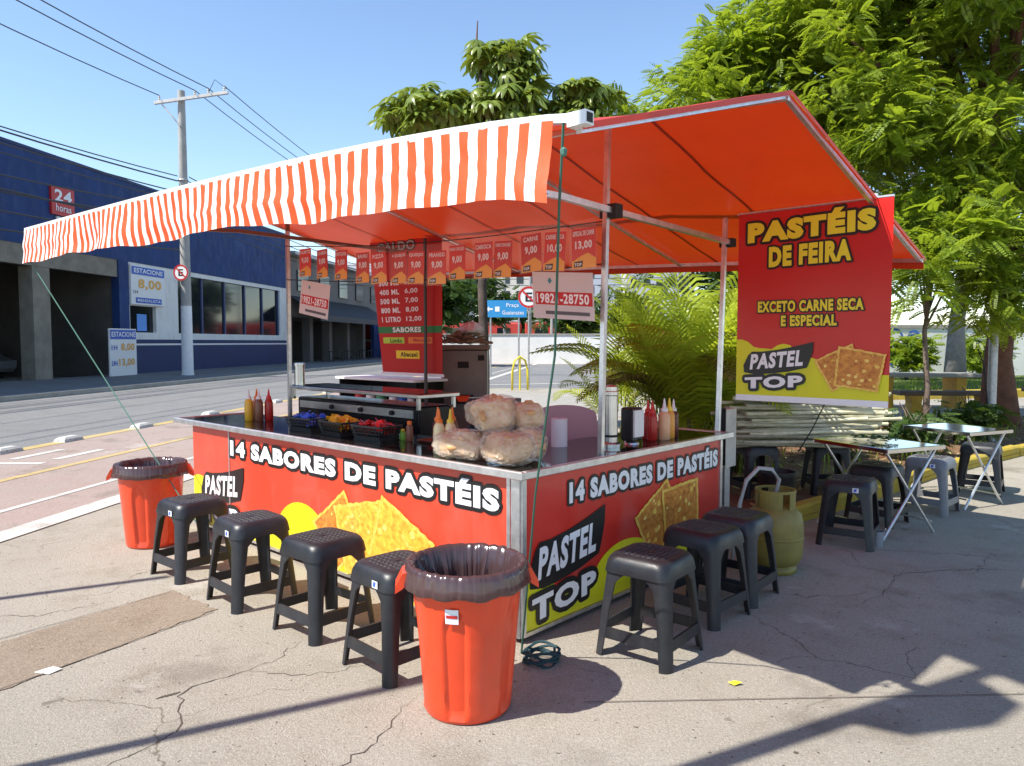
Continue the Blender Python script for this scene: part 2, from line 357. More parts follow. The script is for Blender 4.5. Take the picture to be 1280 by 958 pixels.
# planted bed with its yellow kerb
KB = [(1.75, 5.55), (2.25, 5.98), (3.42, 6.98), (4.77, 8.22), (6.68, 9.7), (9.5, 11.6), (13.5, 14.0)]
sheet('plant_bed', KB + [(15, 15), (11.5, 14.6), (8.2, 14.0), (5.5, 13.4), (3.3, 12.6), (1.2, 11.0), (0.9, 8.0)], m_soil, 0.05)
sheet('park_path', [(2.2, 12.6), (5.5, 13.9), (8.2, 14.5), (15, 15.5), (40, 22), (40, 26.2), (14, 20.0), (3.0, 17.5)], m_kerb, 0.004)
sheet('lawn', [(9, 19.2), (16, 20.7), (40, 26.6), (60, 36), (60, 44), (9, 30)], m_lawn, 0.03)
kr = thing('kerb', '', ''); del kr['label'], kr['category']; struct(kr)
def kerb_run(pts, parent, m, w=0.13, h=0.13, step=0.8):
    for a, b in zip(pts[:-1], pts[1:]):
        l = math.hypot(b[0] - a[0], b[1] - a[1]); n = max(1, round(l / step)); dx, dy = (b[0] - a[0]) / l, (b[1] - a[1]) / l
        for i in range(n):
            s0 = l * i / n + 0.006; s1 = l * (i + 1) / n - 0.006; hh = h + rnd.uniform(-0.012, 0.012); o = rnd.uniform(-0.012, 0.012)
            q = [(a[0] + dx * s - dy * (k + o), a[1] + dy * s + dx * (k + o)) for s, k in ((s0, 0), (s1, 0), (s1, w), (s0, w))]
            q2 = [(a[0] + dx * s - dy * (k + o), a[1] + dy * s + dx * (k + o)) for s, k in ((s0, 0.02), (s1, 0.02), (s1, w - 0.02), (s0, w - 0.02))]
            MB().loft([[(x, y, 0) for x, y in q], [(x, y, hh - 0.02) for x, y in q], [(x, y, hh) for x, y in q2]]).build('kerb_stone', m, parent)
kerb_run(KB, kr, m_ykerb)
kerb_run([(9, 19.1), (16, 20.6), (40, 26.5)], kr, m_ykerb, 0.2, 0.22, 2.0)
# concrete lane dividers on the yellow line
def divider(f):
    o = tag(MB().loft([[(x * s, y * s2, z) for x, y in ((-.26, -.1), (.26, -.1), (.26, .1), (-.26, .1))] for s, s2, z in ((.8, 1, 0.004), (0.74, 0.85, 0.05), (0.5, 0.5, 0.08))]).build('lane_divider', m_wline),
            'low concrete lane divider block on the yellow road line', 'divider', 'lane divider blocks'); o.location = ST(-8.1, f); o.rotation_euler[2] = SA
    return o
for f in (10.1, 11.3, 13.1, 15.4, 18.5, 22, 26): divider(f)
# fallen leaf and litter
lf = mat('fallen_leaf', (0.65, 0.55, 0.02), 0.5); pw = mat('paper_scrap', (0.7, 0.69, 0.66), 0.8)
tag(MB().add([(0.945, 3.185, .012), (0.97, 3.165, .006), (1.01, 3.18, .014), (0.985, 3.205, .006), (.975, 3.185, .02)], [(0, 1, 4), (1, 2, 4), (2, 3, 4), (3, 0, 4)]).build('fallen_leaf', lf), 'small yellow leaf lying on the concrete', 'leaf')
tag(MB().add([(-2.17, 3.3, .004), (-2.09, 3.28, .004), (-2.06, 3.33, .008), (-2.12, 3.36, .006), (-2.11, 3.32, .018)], [(0, 1, 4), (1, 2, 4), (2, 3, 4), (3, 0, 4)]).build('paper_scrap', pw), 'crumpled white paper scrap on the concrete', 'litter')

_g = MB()
for k in range(420):
    x, y = rnd.uniform(-4, 4.5), rnd.uniform(2.2, 6.5); q = rnd.uniform(.002, .007)
    _g.add([(x - q, y, .0), (x, y - q, .0), (x + q, y, .0), (x, y + q, .0), (x, y, q)], [(0, 1, 4), (1, 2, 4), (2, 3, 4), (3, 0, 4)])
_o = stuff(_g.build('grit', mat('grit_stone', (.26, .22, .17), .9, island=.6))); tag(_o, 'fine grit scattered over the concrete plaza', 'grit')
# ---------------------------------------------------------------- blue car park building across the street
m_blue = mat('blue_wall', (0.008, 0.036, 0.145), 0.65, var=0.2, vs_=0.8, bump=0.1, dirt=.10)
m_blue2 = mat('dark_blue_base', (0.008, 0.024, 0.10), 0.6, var=0.1, vs_=1)
m_cream = mat('cream_wall', (0.74, 0.73, 0.70), 0.8, var=0.06, vs_=2, dirt=.35)
m_beige = mat('beige_lintel', (0.22, 0.195, 0.155), 0.8, var=0.2, vs_=2)
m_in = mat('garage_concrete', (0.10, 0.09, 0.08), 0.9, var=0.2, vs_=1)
m_glassd = mat('tinted_glass', (0.012, 0.015, 0.02), 0.08, spec=0.6)
m_frame = mat('window_frame', (0.05, 0.07, 0.16), 0.5)
m_roofm = mat('metal_roof', (0.45, 0.45, 0.44), 0.5, 0.3, var=0.15, vs_=1)
BX = -20.5
b1 = thing('car_park_building', 'large blue warehouse with dark garage openings, white window bay and car park signs', 'building', ST(BX, 0), SA)
def bpart(name, m, *boxes, parent=None):
    mb = MB()
    for b in boxes: mb.box(*b)
    return mb.build(name, m, parent or b1)
bpart('upper_wall', m_blue, (6, 49, 0, 0.3, 4.97, 8.35))
bpart('lintel', m_beige, (6, 32.0, 0.02, 0.32, 4.25, 4.968))
for x in (6, 13.5, 20.5, 27.1): bpart('pillar', m_beige, (x, x + 0.85, 0.05, 0.6, 0.0, 4.248))
bpart('blue_pillar', m_blue, (31.8, 32.45, -0.05, 0.3, 0.0, 4.968))
bpart('base_wall', m_blue2, (32.452, 49, 0.01, 0.3, 0.0, 1.36))
bpart('stripe', white_pl, (32.452, 49, 0.004, 0.3, 1.362, 1.44))
bpart('blue_band', m_blue2, (32.452, 49, 0.01, 0.3, 1.442, 1.62))
bpart('white_wall', m_cream, (32.452, 49, 0.03, 0.3, 1.622, 1.93), (32.452, 32.6, 0.03, 0.3, 1.932, 4.968), (34.5, 36.3, 0.03, 0.3, 1.932, 4.968), (47.7, 49, 0.03, 0.3, 1.932, 4.968), (36.302, 47.698, 0.03, 0.3, 4.75, 4.968), (32.602, 34.498, 0.03, 0.3, 3.1, 4.968))
w1 = bpart('window', m_glassd, (36.3, 47.7, 0.2, 0.24, 1.932, 4.75))
for x in (36.3, 38.6, 40.9, 43.2, 45.4, 47.58): bpart('mullion', m_frame, (x, x + 0.12, 0.12, 0.198, 1.932, 4.748), parent=w1)
w2 = bpart('window', m_glassd, (32.6, 34.5, 0.2, 0.24, 1.932, 3.1))
bpart('notice', mat('blue_notice', (0.10, 0.30, 0.75), 0.5), (33.3, 34.0, 0.18, 0.195, 2.0, 2.75), parent=w2)
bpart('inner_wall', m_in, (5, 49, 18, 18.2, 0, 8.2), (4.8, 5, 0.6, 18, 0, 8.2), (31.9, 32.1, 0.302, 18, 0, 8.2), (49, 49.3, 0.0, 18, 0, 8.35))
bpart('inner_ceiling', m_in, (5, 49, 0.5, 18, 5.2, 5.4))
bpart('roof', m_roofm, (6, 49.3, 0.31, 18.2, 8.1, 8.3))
bpart('parapet_cap', m_blue2, (6, 49, -0.03, 0.34, 8.352, 8.46))
rs = MB()
for i in range(14): rs.add([(34 + i * 1.1, 1 + (i % 2) * .0, 8.36), (35.1 + i * 1.1, 1, 8.36), (35.1 + i * 1.1, 9, 10.2), (34 + i * 1.1, 9, 10.2)], [(0, 1, 2, 3)])
rs.box(33.8, 49.4, .9, 1.02, 8.302, 8.5); rs.build('shed_roof', m_roofm, b1)
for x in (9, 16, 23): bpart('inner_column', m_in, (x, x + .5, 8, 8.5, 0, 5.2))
# unlit cars deep inside the garage
m_carp = mat('dark_car_paint', (0.03, 0.03, 0.035), 0.25, coat=0.6); m_tyre = rubber
def car(loc, rz, label, m):
    c = thing('parked_car', label, 'car', loc, rz, 'cars in the garage')
    body = [(-2.05, .45), (-2.1, .75), (-1.5, .92), (-.85, 1.42), (.75, 1.45), (1.45, .98), (2.05, .85), (2.1, .5), (1.9, .3), (-1.9, .3)]
    MB().loft([[(x, y * k, z) for x, z in body] for y, k in ((-.85, 1), (-.8, .98), (.8, .98), (.85, 1))][:1] + [[(x, .85, z) for x, z in body]]).build('body', m, c)
    MB().add([(-.95, -.853, .98), (.85, -.853, .98), (.6, -.853, 1.36), (-.65, -.853, 1.36)], [(0, 1, 2, 3)]).build('side_window', m_glassd, c)
    for x in (-1.3, 1.3):
        for y in (-.8, .8):
            w = MB().lathe([(.12, -.1), (.32, -.1), (.33, 0), (.32, .1), (.12, .1)], 16).build('wheel', m_tyre, c); w.rotation_euler = (R(90), 0, 0); w.location = (x, y, .33)
car(ST(-24.5, 24.5), SA + R(90), 'dark parked car by the beige garage pillar', m_carp)
car(ST(-26.2, 30.2), SA + R(90), 'grey parked car deep inside the garage behind the price board', mat('grey_car_paint', (.15, .15, .16), .3, coat=.6))

def facade_print(parent, y): return Print(parent, lambda x, z, l: (x, y - l, z), 0.012)
blue_s = mat('sign_blue', (0.02, 0.10, 0.48), 0.4); org_s = mat('sign_orange', (0.75, 0.38, 0.05), 0.4)
sg = thing('parking_price_sign', 'white price sign with blue header reading 8,00 fixed on the white wall', 'sign', ST(BX, 0), SA)
MB().box(32.5, 35.0, -0.12, 0.02, 3.15, 4.85).build('board', white_pl, sg)
p = facade_print(sg, -0.12); p.poly('header', [(32.55, 4.45), (34.95, 4.45), (34.95, 4.80), (32.55, 4.80)], blue_s, 1)
p.text('ESTACIONE', 32.7, 4.53, 2.1, .2, white_p, 2, 0.02); p.text('8,00', 33.0, 3.8, 1.7, .48, org_s, 1, 0.03); p.text('1H', 32.65, 3.62, .3, .14, grey_p, 1, .01)
p.poly('footer', [(32.8, 3.22), (34.7, 3.22), (34.7, 3.46), (32.8, 3.46)], blue_s, 1); p.text('MENSALISTA', 32.9, 3.28, 1.7, .12, white_p, 2, .01)
sg2 = thing('red_blade_sign', 'small red sign reading 24 horas above the garage openings', 'sign', ST(BX, 0), SA)
MB().box(28.0, 29.2, -0.1, -0.002, 6.25, 7.3).build('board', mat('sign_red', (0.50, 0.02, 0.02), 0.4), sg2)
p = facade_print(sg2, -0.1); p.text('24', 28.15, 6.75, .9, .45, white_p, 1, .03); p.text('horas', 28.2, 6.4, .8, .26, white_p, 1, .01)
ar = thing('white_arrow_sign', 'white arrow fixed below the red sign on the blue wall', 'sign', ST(BX, 0), SA)
MB().loft([[(x, y, z) for x, z in ((28.3, 6.2), (28.9, 6.2), (28.9, 5.8), (29.4, 5.8), (28.6, 5.1), (27.8, 5.8), (28.3, 5.8))] for y in (-0.06, -0.003)]).build('arrow', white_pl, ar)
ab = thing('price_board', 'leaning blue and white price board at the garage entrance reading 8,00 and 13,00', 'sign', ST(BX + .9, 0), SA)
MB().box(29.7, 31.4, -0.06, 0.0, 0.14, 2.05).build('board', white_pl, ab)
p = facade_print(ab, -0.06); p.poly('header', [(29.74, 1.62), (31.36, 1.62), (31.36, 2.0), (29.74, 2.0)], blue_s, 1); p.text('ESTACIONE', 29.8, 1.72, 1.5, .2, white_p, 2, .02)
p.text('8,00', 30.4, 1.12, .85, .34, org_s, 1, .03); p.text('13,00', 30.25, .5, 1.0, .34, org_s, 1, .03); p.text('1H', 29.8, 1.18, .35, .2, blue_s, 1, .02); p.text('24H', 29.78, .56, .36, .2, blue_s, 1, .02)
tag(MB().box(33.9, 34.15, -.15, .02, 2.9, 3.14).build('wall_meter', m_frame), 'small meter box on the white wall by the window', 'meter').location = ST(BX + .3, 1.4)

# shops further along
m_dark = mat('shop_dark', (0.035, 0.033, 0.03), 0.7); m_dwall = mat('shop_wall', (0.16, 0.15, 0.14), 0.8, var=.15, vs_=.6); m_can = mat('black_awning', (0.02, 0.02, 0.022), 0.6)
b2 = thing('dark_shop_row', 'row of dark two storey shops with a black awning past the blue building', 'building', ST(BX, 0), SA)
def cpart(name, m, *boxes):
    mb = MB()
    for b in boxes: mb.box(*b)
    return mb.build(name, m, b2)
cpart('wall', m_dwall, (49.4, 78, 0.3, 12, 3.2, 7.2)); cpart('back_wall', m_dark, (49.4, 78, 5, 5.3, 0, 3.2))
for x in (49.6, 53.2, 57.0, 61, 65, 69.5, 74): cpart('pillar', m_dwall, (x, x + .6, 0.32, .9, 0, 3.198))
MB().add([(49.6, -1.9, 3.3), (66, -1.9, 3.3), (66, .28, 4.6), (49.6, .28, 4.6), (49.6, -1.95, 2.9), (66, -1.95, 2.9)], [(0, 1, 2, 3), (4, 5, 1, 0)]).build('awning', m_can, b2)
for x in (51, 55, 59, 63, 67, 71): cpart('window', m_glassd, (x, x + 1.8, .2, .298, 5.0, 6.4))
cpart('roof', m_roofm, (49.2, 78.4, -.4, 12, 7.25, 7.45)); cpart('blue_shutter', m_blue, (67, 70, -.02, .29, 0, 3.1))
b3 = thing('far_street_building', 'pale grey block closing the far end of the street', 'building', ST(BX, 0), SA)
m_far = mat('far_wall', (0.42, 0.43, 0.45), 0.8, var=.1, vs_=.3)
MB().box(80, 118, 0, 14, 0, 10).build('wall', m_far, b3)
for i in range(8):
    for j in range(3): MB().box(82 + i * 4.4, 84.4 + i * 4.4, -.06, -.002, 2 + j * 2.7, 3.6 + j * 2.7).build('window', m_glassd, b3)
# shop tables on the far pavement
for i, f in enumerate((53, 56, 59.5, 62.5)):
    t = thing('pavement_table', 'small dark table set out under the black shop awning', 'table', ST(BX + 1.6, f, .13), SA, 'tables under the black awning')
    MB().box(-.4, .4, -.4, .4, .7, .74).build('tabletop', m_dark, t)
    for x in (-.35, .35):
        for y in (-.35, .35): MB().box(x - .025, x + .025, y - .025, y + .025, 0, .699).build('leg', m_dark, t)

# ---------------------------------------------------------------- street pole with cables and round sign
m_pole = mat('grey_concrete_pole', (0.34, 0.33, 0.31), 0.85, var=.12, vs_=3, bump=.2); m_lime = mat('limewash', (0.72, 0.72, 0.72), 0.8, var=.06)
m_wood = mat('weathered_arm', (0.55, 0.54, 0.52), 0.8, var=.15)
PX, PY = -13.52, 31.0
up = thing('utility_pole', 'tall grey concrete utility pole with white painted foot and crossarm', 'pole', (PX, PY, 0.0))
MB().lathe([(.21, 3.0), (.14, 11.75)], 16).build('shaft', m_pole, up, smooth=False, auto=40)
MB().lathe([(.27, 0.0), (.23, .3), (.212, 3.0)], 16).build('painted_foot', m_lime, up, auto=40)
arm = MB(); arm.tube([(-1.0, -.22, 11.2), (2.0, -.22, 11.62)], [.085, .085], 4); arm.build('crossarm', m_wood, up)
MB().tube([(-.75, -.2, 11.2), (0, -.17, 10.3)], .03, 6).build('brace', m_wood, up)
for x in (-.8, .65, 1.2, 1.85): MB().lathe([(.03, 0), (.055, .05), (.035, .09), (.055, .13), (.02, .19)], 8, (x, -.22, 11.3 + .14 * x + .1)).build('insulator', mat('porcelain', (.5, .48, .45), .3), up)
for z in (7.2, 7.6, 8.1): MB().lathe([(.2, 0), (.22, .03), (.2, .08)], 12, (0, 0, z)).build('bracket', alum, up)
MB().tube([(1.2, -.22, 11.6), (1.5, -.3, 12.1), (1.9, -.1, 11.8)], .014, 5).build('jumper_wire', rubber, up)
m_cable = mat('cable', (0.05, 0.05, 0.055), 0.6)
def cable(a, b, sag, r, label, grp):
    a = Vector(a); b = Vector(b); P = []
    for i in range(15):
        t = i / 14; q = a.lerp(b, t); q.z -= sag * 4 * t * (1 - t); P.append(q)
    return tag(MB().tube(P, r, 5).build('power_cable', m_cable), label, 'cable', grp)
l_up = 'thin overhead power cable running from the crossarm of the utility pole'; l_lo = 'overhead service cable tied to the middle of the utility pole'
for x, zz in ((-.8, 11.3), (.65, 11.5), (1.2, 11.58)):
    cable((PX + x, PY - .22, zz + .2), (PX + x - 4.3, PY - 35, zz + .2), .7, .02, l_up, 'upper cables')
for x, zz in ((.65, 11.5), (1.2, 11.58), (1.85, 11.68)):
    cable((PX + x, PY - .22, zz + .2), (PX + x + 4.3, PY + 35, zz + .1), .8, .018, l_up, 'upper cables')
for i, zz in enumerate((7.3, 7.65, 8.1, 8.3, 7.0, 6.6)):
    cable((PX - .2, PY - .1, zz), (PX - 4.4, PY - 35, zz + .15 - .1 * i), .45 + .08 * i, .022 + .004 * (i % 3), l_lo, 'lower cables')
    cable((PX + .2, PY + .1, zz), (PX + 4.6, PY + 38, zz - .1), .7, .022, l_lo, 'lower cables')
for i, zz in enumerate((6.2, 5.7, 5.3)):
    cable((PX - .2, PY - .1, zz), (PX - 4.4, PY - 35, zz + .5 - .1 * i), .5 + .15 * i, .03, 'thick telephone cable slung low from the utility pole before the blue wall', 'telephone cables')
m_sred = mat('traffic_red', (0.50, 0.02, 0.02), 0.4)
def round_sign(parent, c, r, ring_w=.2, rz=0.0):
    def disc(rr0, rr1, y, m, n=28, name='disc'):
        mb = MB(); mb.loft([[(c[0] + q * math.cos(2 * math.pi * i / n), c[1] + y, c[2] + q * math.sin(2 * math.pi * i / n)) for i in range(n)] for q in (rr0, rr1)], caps=(rr0 == 0)); return mb.build(name, m, parent)
    MB().loft([[(c[0] + r * math.cos(2 * math.pi * i / 28), c[1] + y, c[2] + r * math.sin(2 * math.pi * i / 28)) for i in range(28)] for y in (0, -.02)]).build('plate', white_pl, parent)
    disc(r * (1 - ring_w), r * .995, -.026, m_sred, name='ring')
    pr = Print(parent, lambda x, z, l: (c[0] + x, c[1] - .022 - l, c[2] + z), .004)
    pr.text('E', -r * .32, -r * .42, r * .64, r * .84, black_p, 1, .02)
    pr.poly('slash', [(-r * .62, r * .48), (-r * .5, r * .6), (r * .62, -r * .48), (r * .5, -r * .6)], m_sred, 2)
ns = thing('no_parking_sign', 'round no parking sign strapped to the utility pole', 'sign', (PX - .05, PY - .3, 4.35), R(-8)); round_sign(ns, (0, 0, 0), .33)
MB().box(-.06, .06, 0.002, .12, -.2, .2).build('strap', alum, ns)

# ================================================================ the stall
m_tarp = mat('orange_tarpaulin', (0.60, 0.036, 0.007), 0.42, var=0.12, vs_=1.4, bump=0.14, bs=9, transl=(0.85, 0.06, 0.006), trans_f=0.19)
m_vo = mat('valance_orange', (0.74, 0.10, 0.016), 0.5, var=.08, vs_=6, dirt=.2, transl=(0.9, 0.12, 0.02), trans_f=0.25)
m_vw = mat('valance_white', (0.80, 0.79, 0.77), 0.5, var=.03, vs_=6, dirt=.25, transl=(0.85, 0.8, 0.75), trans_f=0.2)
m_ctop = mat('black_glass_counter', (0.012, 0.010, 0.010), 0.07, spec=0.6, var=.3, vs_=4)
m_inner = mat('cabinet_inside', (0.06, 0.055, 0.05), 0.8)
LU, LV = 2.10, 3.60
st = thing('food_stall', 'pastry stall with red printed panels, black counter and orange gabled canopy', 'stall', S(0, 0), UA)
PZ0, PZ1 = 0.03, 0.835
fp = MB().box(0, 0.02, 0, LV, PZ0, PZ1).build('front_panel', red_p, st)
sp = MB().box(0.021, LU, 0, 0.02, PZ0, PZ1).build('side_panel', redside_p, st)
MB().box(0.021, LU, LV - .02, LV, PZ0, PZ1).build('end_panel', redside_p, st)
MB().box(LU - .02, LU - .001, 0.021, .55, PZ0, PZ1).box(.55, .57, .56, LV - .021, PZ0, PZ1).box(.571, LU - .021, .54, .558, PZ0, PZ1).build('inner_panel', m_inner, st)
MB().box(.05, .5, .08, LV - .05, .12, .14).build('inner_shelf', m_inner, st)
for u, v in ((.06, .06), (.06, 1.8), (.06, 3.5), (1.0, .06), (2.0, .06), (.5, 3.5), (.5, 1.8)): MB().box(u, u + .06, v, v + .06, 0, .119).build('foot', rubber, st)
# counter tops with aluminium edging
MB().box(-.02, .62, -.0195, 3.83, .838, .866).box(.6205, 2.13, -.0195, .55, .838, .866).build('counter_top', m_ctop, st)
MB().box(-.05, -.0205, -.05, 3.86, .832, .872, b=.004).build('edge_trim', alu, st)
MB().box(-.0203, 2.19, -.05, -.02, .832, .872, b=.004).build('edge_trim', alu, st)
MB().box(-.02, .62, 3.831, 3.86, .832, .872, b=.004).box(2.131, 2.16, -.019, .55, .832, .872, b=.004).build('edge_trim', alu, st)
MB().box(-.012, -.0005, .0, .055, PZ0, PZ1).box(-.012, -.0005, .062, .085, PZ0, PZ1).build('corner_post', alu, st)
MB().box(0.0, .03, -.012, -.0005, PZ0, PZ1).build('corner_post', alu, st)
MB().box(LU - .03, LU, -.012, -.0005, PZ0, PZ1).build('corner_post', alu, st)
MB().box(-.006, -.0005, 2.975, 2.99, PZ0, PZ1).build('panel_seam', alu, st)
MB().box(-.013, -.0005, .086, LV, PZ0, PZ0 + .018).build('bottom_trim', alu, st); MB().box(.031, LU - .031, -.013, -.0005, PZ0, PZ0 + .018).build('bottom_trim', alu, st)
# canopy: two slopes meeting at a ridge over the front poles
V0, V1, TILT = -0.95, 4.92, 0.042
def roof_z(u, v):
    if u < 0.85: z = 2.19 + (u + .78) / 1.63 * 0.50
    else: z = 2.69 - (u - .85) / 2.45 * 0.59
    sag = 0.022 * math.sin(math.pi * ((v - V0) / 1.47 % 1.0)) * math.sin(math.pi * min(1, max(0, (u + .78) / 1.63 if u < .85 else (u - .85) / 2.45)))
    bow = math.sin(math.pi * min(1, max(0, (v - V0) / (V1 - V0))) ** .6)
    return z + TILT * (v - V0) - sag + bow * (0.064 - .030 * (u + .78) / 1.63 if u < .85 else .02 + .014 * (1 - (u - .85) / 2.45))
us = [-.78 + 1.63 * i / 12 for i in range(13)] + [.85 + 2.45 * i / 16 for i in range(1, 17)]; vv = [V0 + (V1 - V0) * j / 48 for j in range(49)]
mb = MB(); nv = len(vv)
wr = lambda u, v: 0.013 * noise.noise(Vector((u * 2.1, v * 1.7, 4))) + 0.006 * noise.noise(Vector((u * 5.1, v * 4.3, 7)))
mb.add([(u, v, roof_z(u, v) + wr(u, v)) for u in us for v in vv], [(i * nv + j, i * nv + j + 1, (i + 1) * nv + j + 1, (i + 1) * nv + j) for i in range(len(us) - 1) for j in range(nv - 1)])
mb.build('canopy', m_tarp, st, smooth=False, auto=20)
m_seam = mat('tarp_seam', (0.40, 0.022, 0.006), .5)
for v in (-.15, .66, 1.46, 2.27, 3.07, 3.88):
    for U0, U1 in ((-.77, .84), (.86, 3.29)):
        q = [U0 + (U1 - U0) * i / 14 for i in range(15)]
        MB().add([(u, v + e + .006 * math.sin(9 * u + v), roof_z(u, v + e) + wr(u, v + e) - .004) for u in q for e in (-.012, .012)], [(2 * i, 2 * i + 1, 2 * i + 3, 2 * i + 2) for i in range(14)]).build('seam', m_seam, st)
# rafters and edge tubes
def tube_uv(name, pts, r, m=alu, n=4): return MB().tube([(u, v, z) for u, v, z in pts], r, n).build(name, m, st)
for v in (V0 + .02, 1.0, 2.95, V1 - .02):
    tube_uv('rafter', [(u, v, roof_z(u, v) - .022) for u in (-.76, -.3, .2, .6, .84)], .017)
    tube_uv('rafter', [(u, v, roof_z(u, v) - .022) for u in (.86, 1.4, 2.0, 2.6, 3.28)], .017)
tube_uv('ridge_tube', [(.85, v, roof_z(.85, v) - .03) for v in vv[::4]], .018)
tube_uv('rear_tube', [(3.27, v, roof_z(3.27, v) - .02) for v in vv[::4]], .02)
tube_uv('front_tube', [(-.79, v, roof_z(-.78, v) + .012) for v in [V0 + .03] + vv[1::2] + [V1]], .02, white_pl)
MB().box(-.812, -.768, V0 - .045, V0 + .028, roof_z(-.78, V0) - .010, roof_z(-.78, V0) + .034).build('tube_end_cap', white_pl, st)
MB().box(-.805, -.775, V0 - .047, V0 - .0455, roof_z(-.78, V0) - .003, roof_z(-.78, V0) + .027).build('tube_mouth', rubber, st)
# rear hem hanging down a hand
hm = MB(); hm.add([(3.30 + .004 * math.sin(9 * v), v, roof_z(3.3, v) - d) for v in vv for d in (0, .075)], [(2 * j, 2 * j + 1, 2 * j + 3, 2 * j + 2) for j in range(nv - 1)]); hm.build('rear_hem', m_tarp, st, smooth=True)
gh = MB(); gh.add([(u, V0 - .012, roof_z(u, V0) - d) for u in us for d in (-.004, .018)], [(2 * j, 2 * j + 1, 2 * j + 3, 2 * j + 2) for j in range(len(us) - 1)]); gh.build('gable_hem', m_tarp, st)
# striped valance: each stripe a column of faces, the cloth waving outward
va = MB(); NS = 118; sw_ = (V1 - V0 - .09) / NS; rows = 8; cols = NS * 3
def val_pt(v, t):
    ph = v * 5.2 + 1.3 * math.sin(v * 1.7)
    w = .020 * math.sin(ph) * t + .016 * noise.noise(Vector((v * 5.5, t * .8, 2))) * t + .035 * noise.noise(Vector((v * 1.3, t * 1.5, 9))) * t + .006 * noise.noise(Vector((v * 16, t * 4, 3)))
    crease = .010 * math.exp(-((t - .55 - .1 * math.sin(v * .9)) / .08) ** 2) * (0.5 + 0.5 * math.sin(v * 1.35 + .8))
    hgt = .272 + .010 * math.sin(v * 3.1) + .004 * math.sin(v * 13)
    dv = -.055 * t * (0.5 + .5 * math.sin(v * .8)) + .012 * math.sin(v * 7 + t * 3) * t
    return (-.805 - w - crease - .02 * t, v + dv, roof_z(-.78, v) + .005 - hgt * t)
v0 = V0 + .09
va.v = [val_pt(v0 + (V1 - v0) * c / cols, r / rows) for c in range(cols + 1) for r in range(rows + 1)]
for c in range(cols):
    for r in range(rows):
        a = c * (rows + 1) + r; va.f.append((a, a + 1, a + rows + 2, a + rows + 1)); va.mi.append(0 if (c // 3) % 2 == 0 else 1)
va.build('striped_valance', [m_vo, m_vw], st, smooth=True)
sv = MB(); sv.add([(-.805 + .03 * k, V1 - .0 + .01 * math.sin(k), roof_z(-.78, V1) + .004 + k * .009 - d * .27) for k in range(8) for d in (0, 1)], [(2 * k, 2 * k + 1, 2 * k + 3, 2 * k + 2) for k in range(7)]); sv.build('valance_return', m_vo, st, smooth=True)
# poles, arms and beams
for u, v, lean in ((.75, .06, .05), (2.16, .06, .07)):
    tube_uv('pole', [(u, v, .84), (u + lean, v, roof_z(u + lean, v) - .03)], .02)
m_pb = mat('painted_brown_pole', (0.22, 0.11, 0.08), 0.6, .3)
tube_uv('pole', [(.75, 3.37, .0), (.75, 3.36, 2.45)], .02); tube_uv('pole', [(2.16, 3.2, .0), (2.16, 3.2, roof_z(2.16, 3.2) - .03)], .017, mat('dark_pole', (.10, .10, .10), .5, .5))
tube_uv('pole', [(.75, 3.36, 2.45), (.76, 3.36, roof_z(.76, 3.36) - .03)], .019, m_pb)
tube_uv('support_arm', [(-.76, .03, 2.215), (.35, .03, 2.252), (.88, .03, 2.236), (2.3, .03, 2.2)], .023)
tube_uv('support_arm', [(-.76, 3.33, 2.33), (.3, 3.33, 2.40), (2.2, 3.33, 2.38)], .02, m_pb)
MB().box(.78, .85, -.01, .10, 2.20, 2.275).build('pole_clamp', rubber, st); MB().box(2.22, 2.28, 0.0, .10, 2.172, 2.23).build('pole_clamp', rubber, st)
tube_uv('rear_beam', [(2.24, -.94, 2.40), (2.24, .06, 2.475), (2.19, 1.6, 2.52), (2.17, 3.25, 2.58)], .02)
tube_uv('bolt', [(-.80, -.83, 1.99), (-.83, -.83, 1.99)], .008, alu, 6)
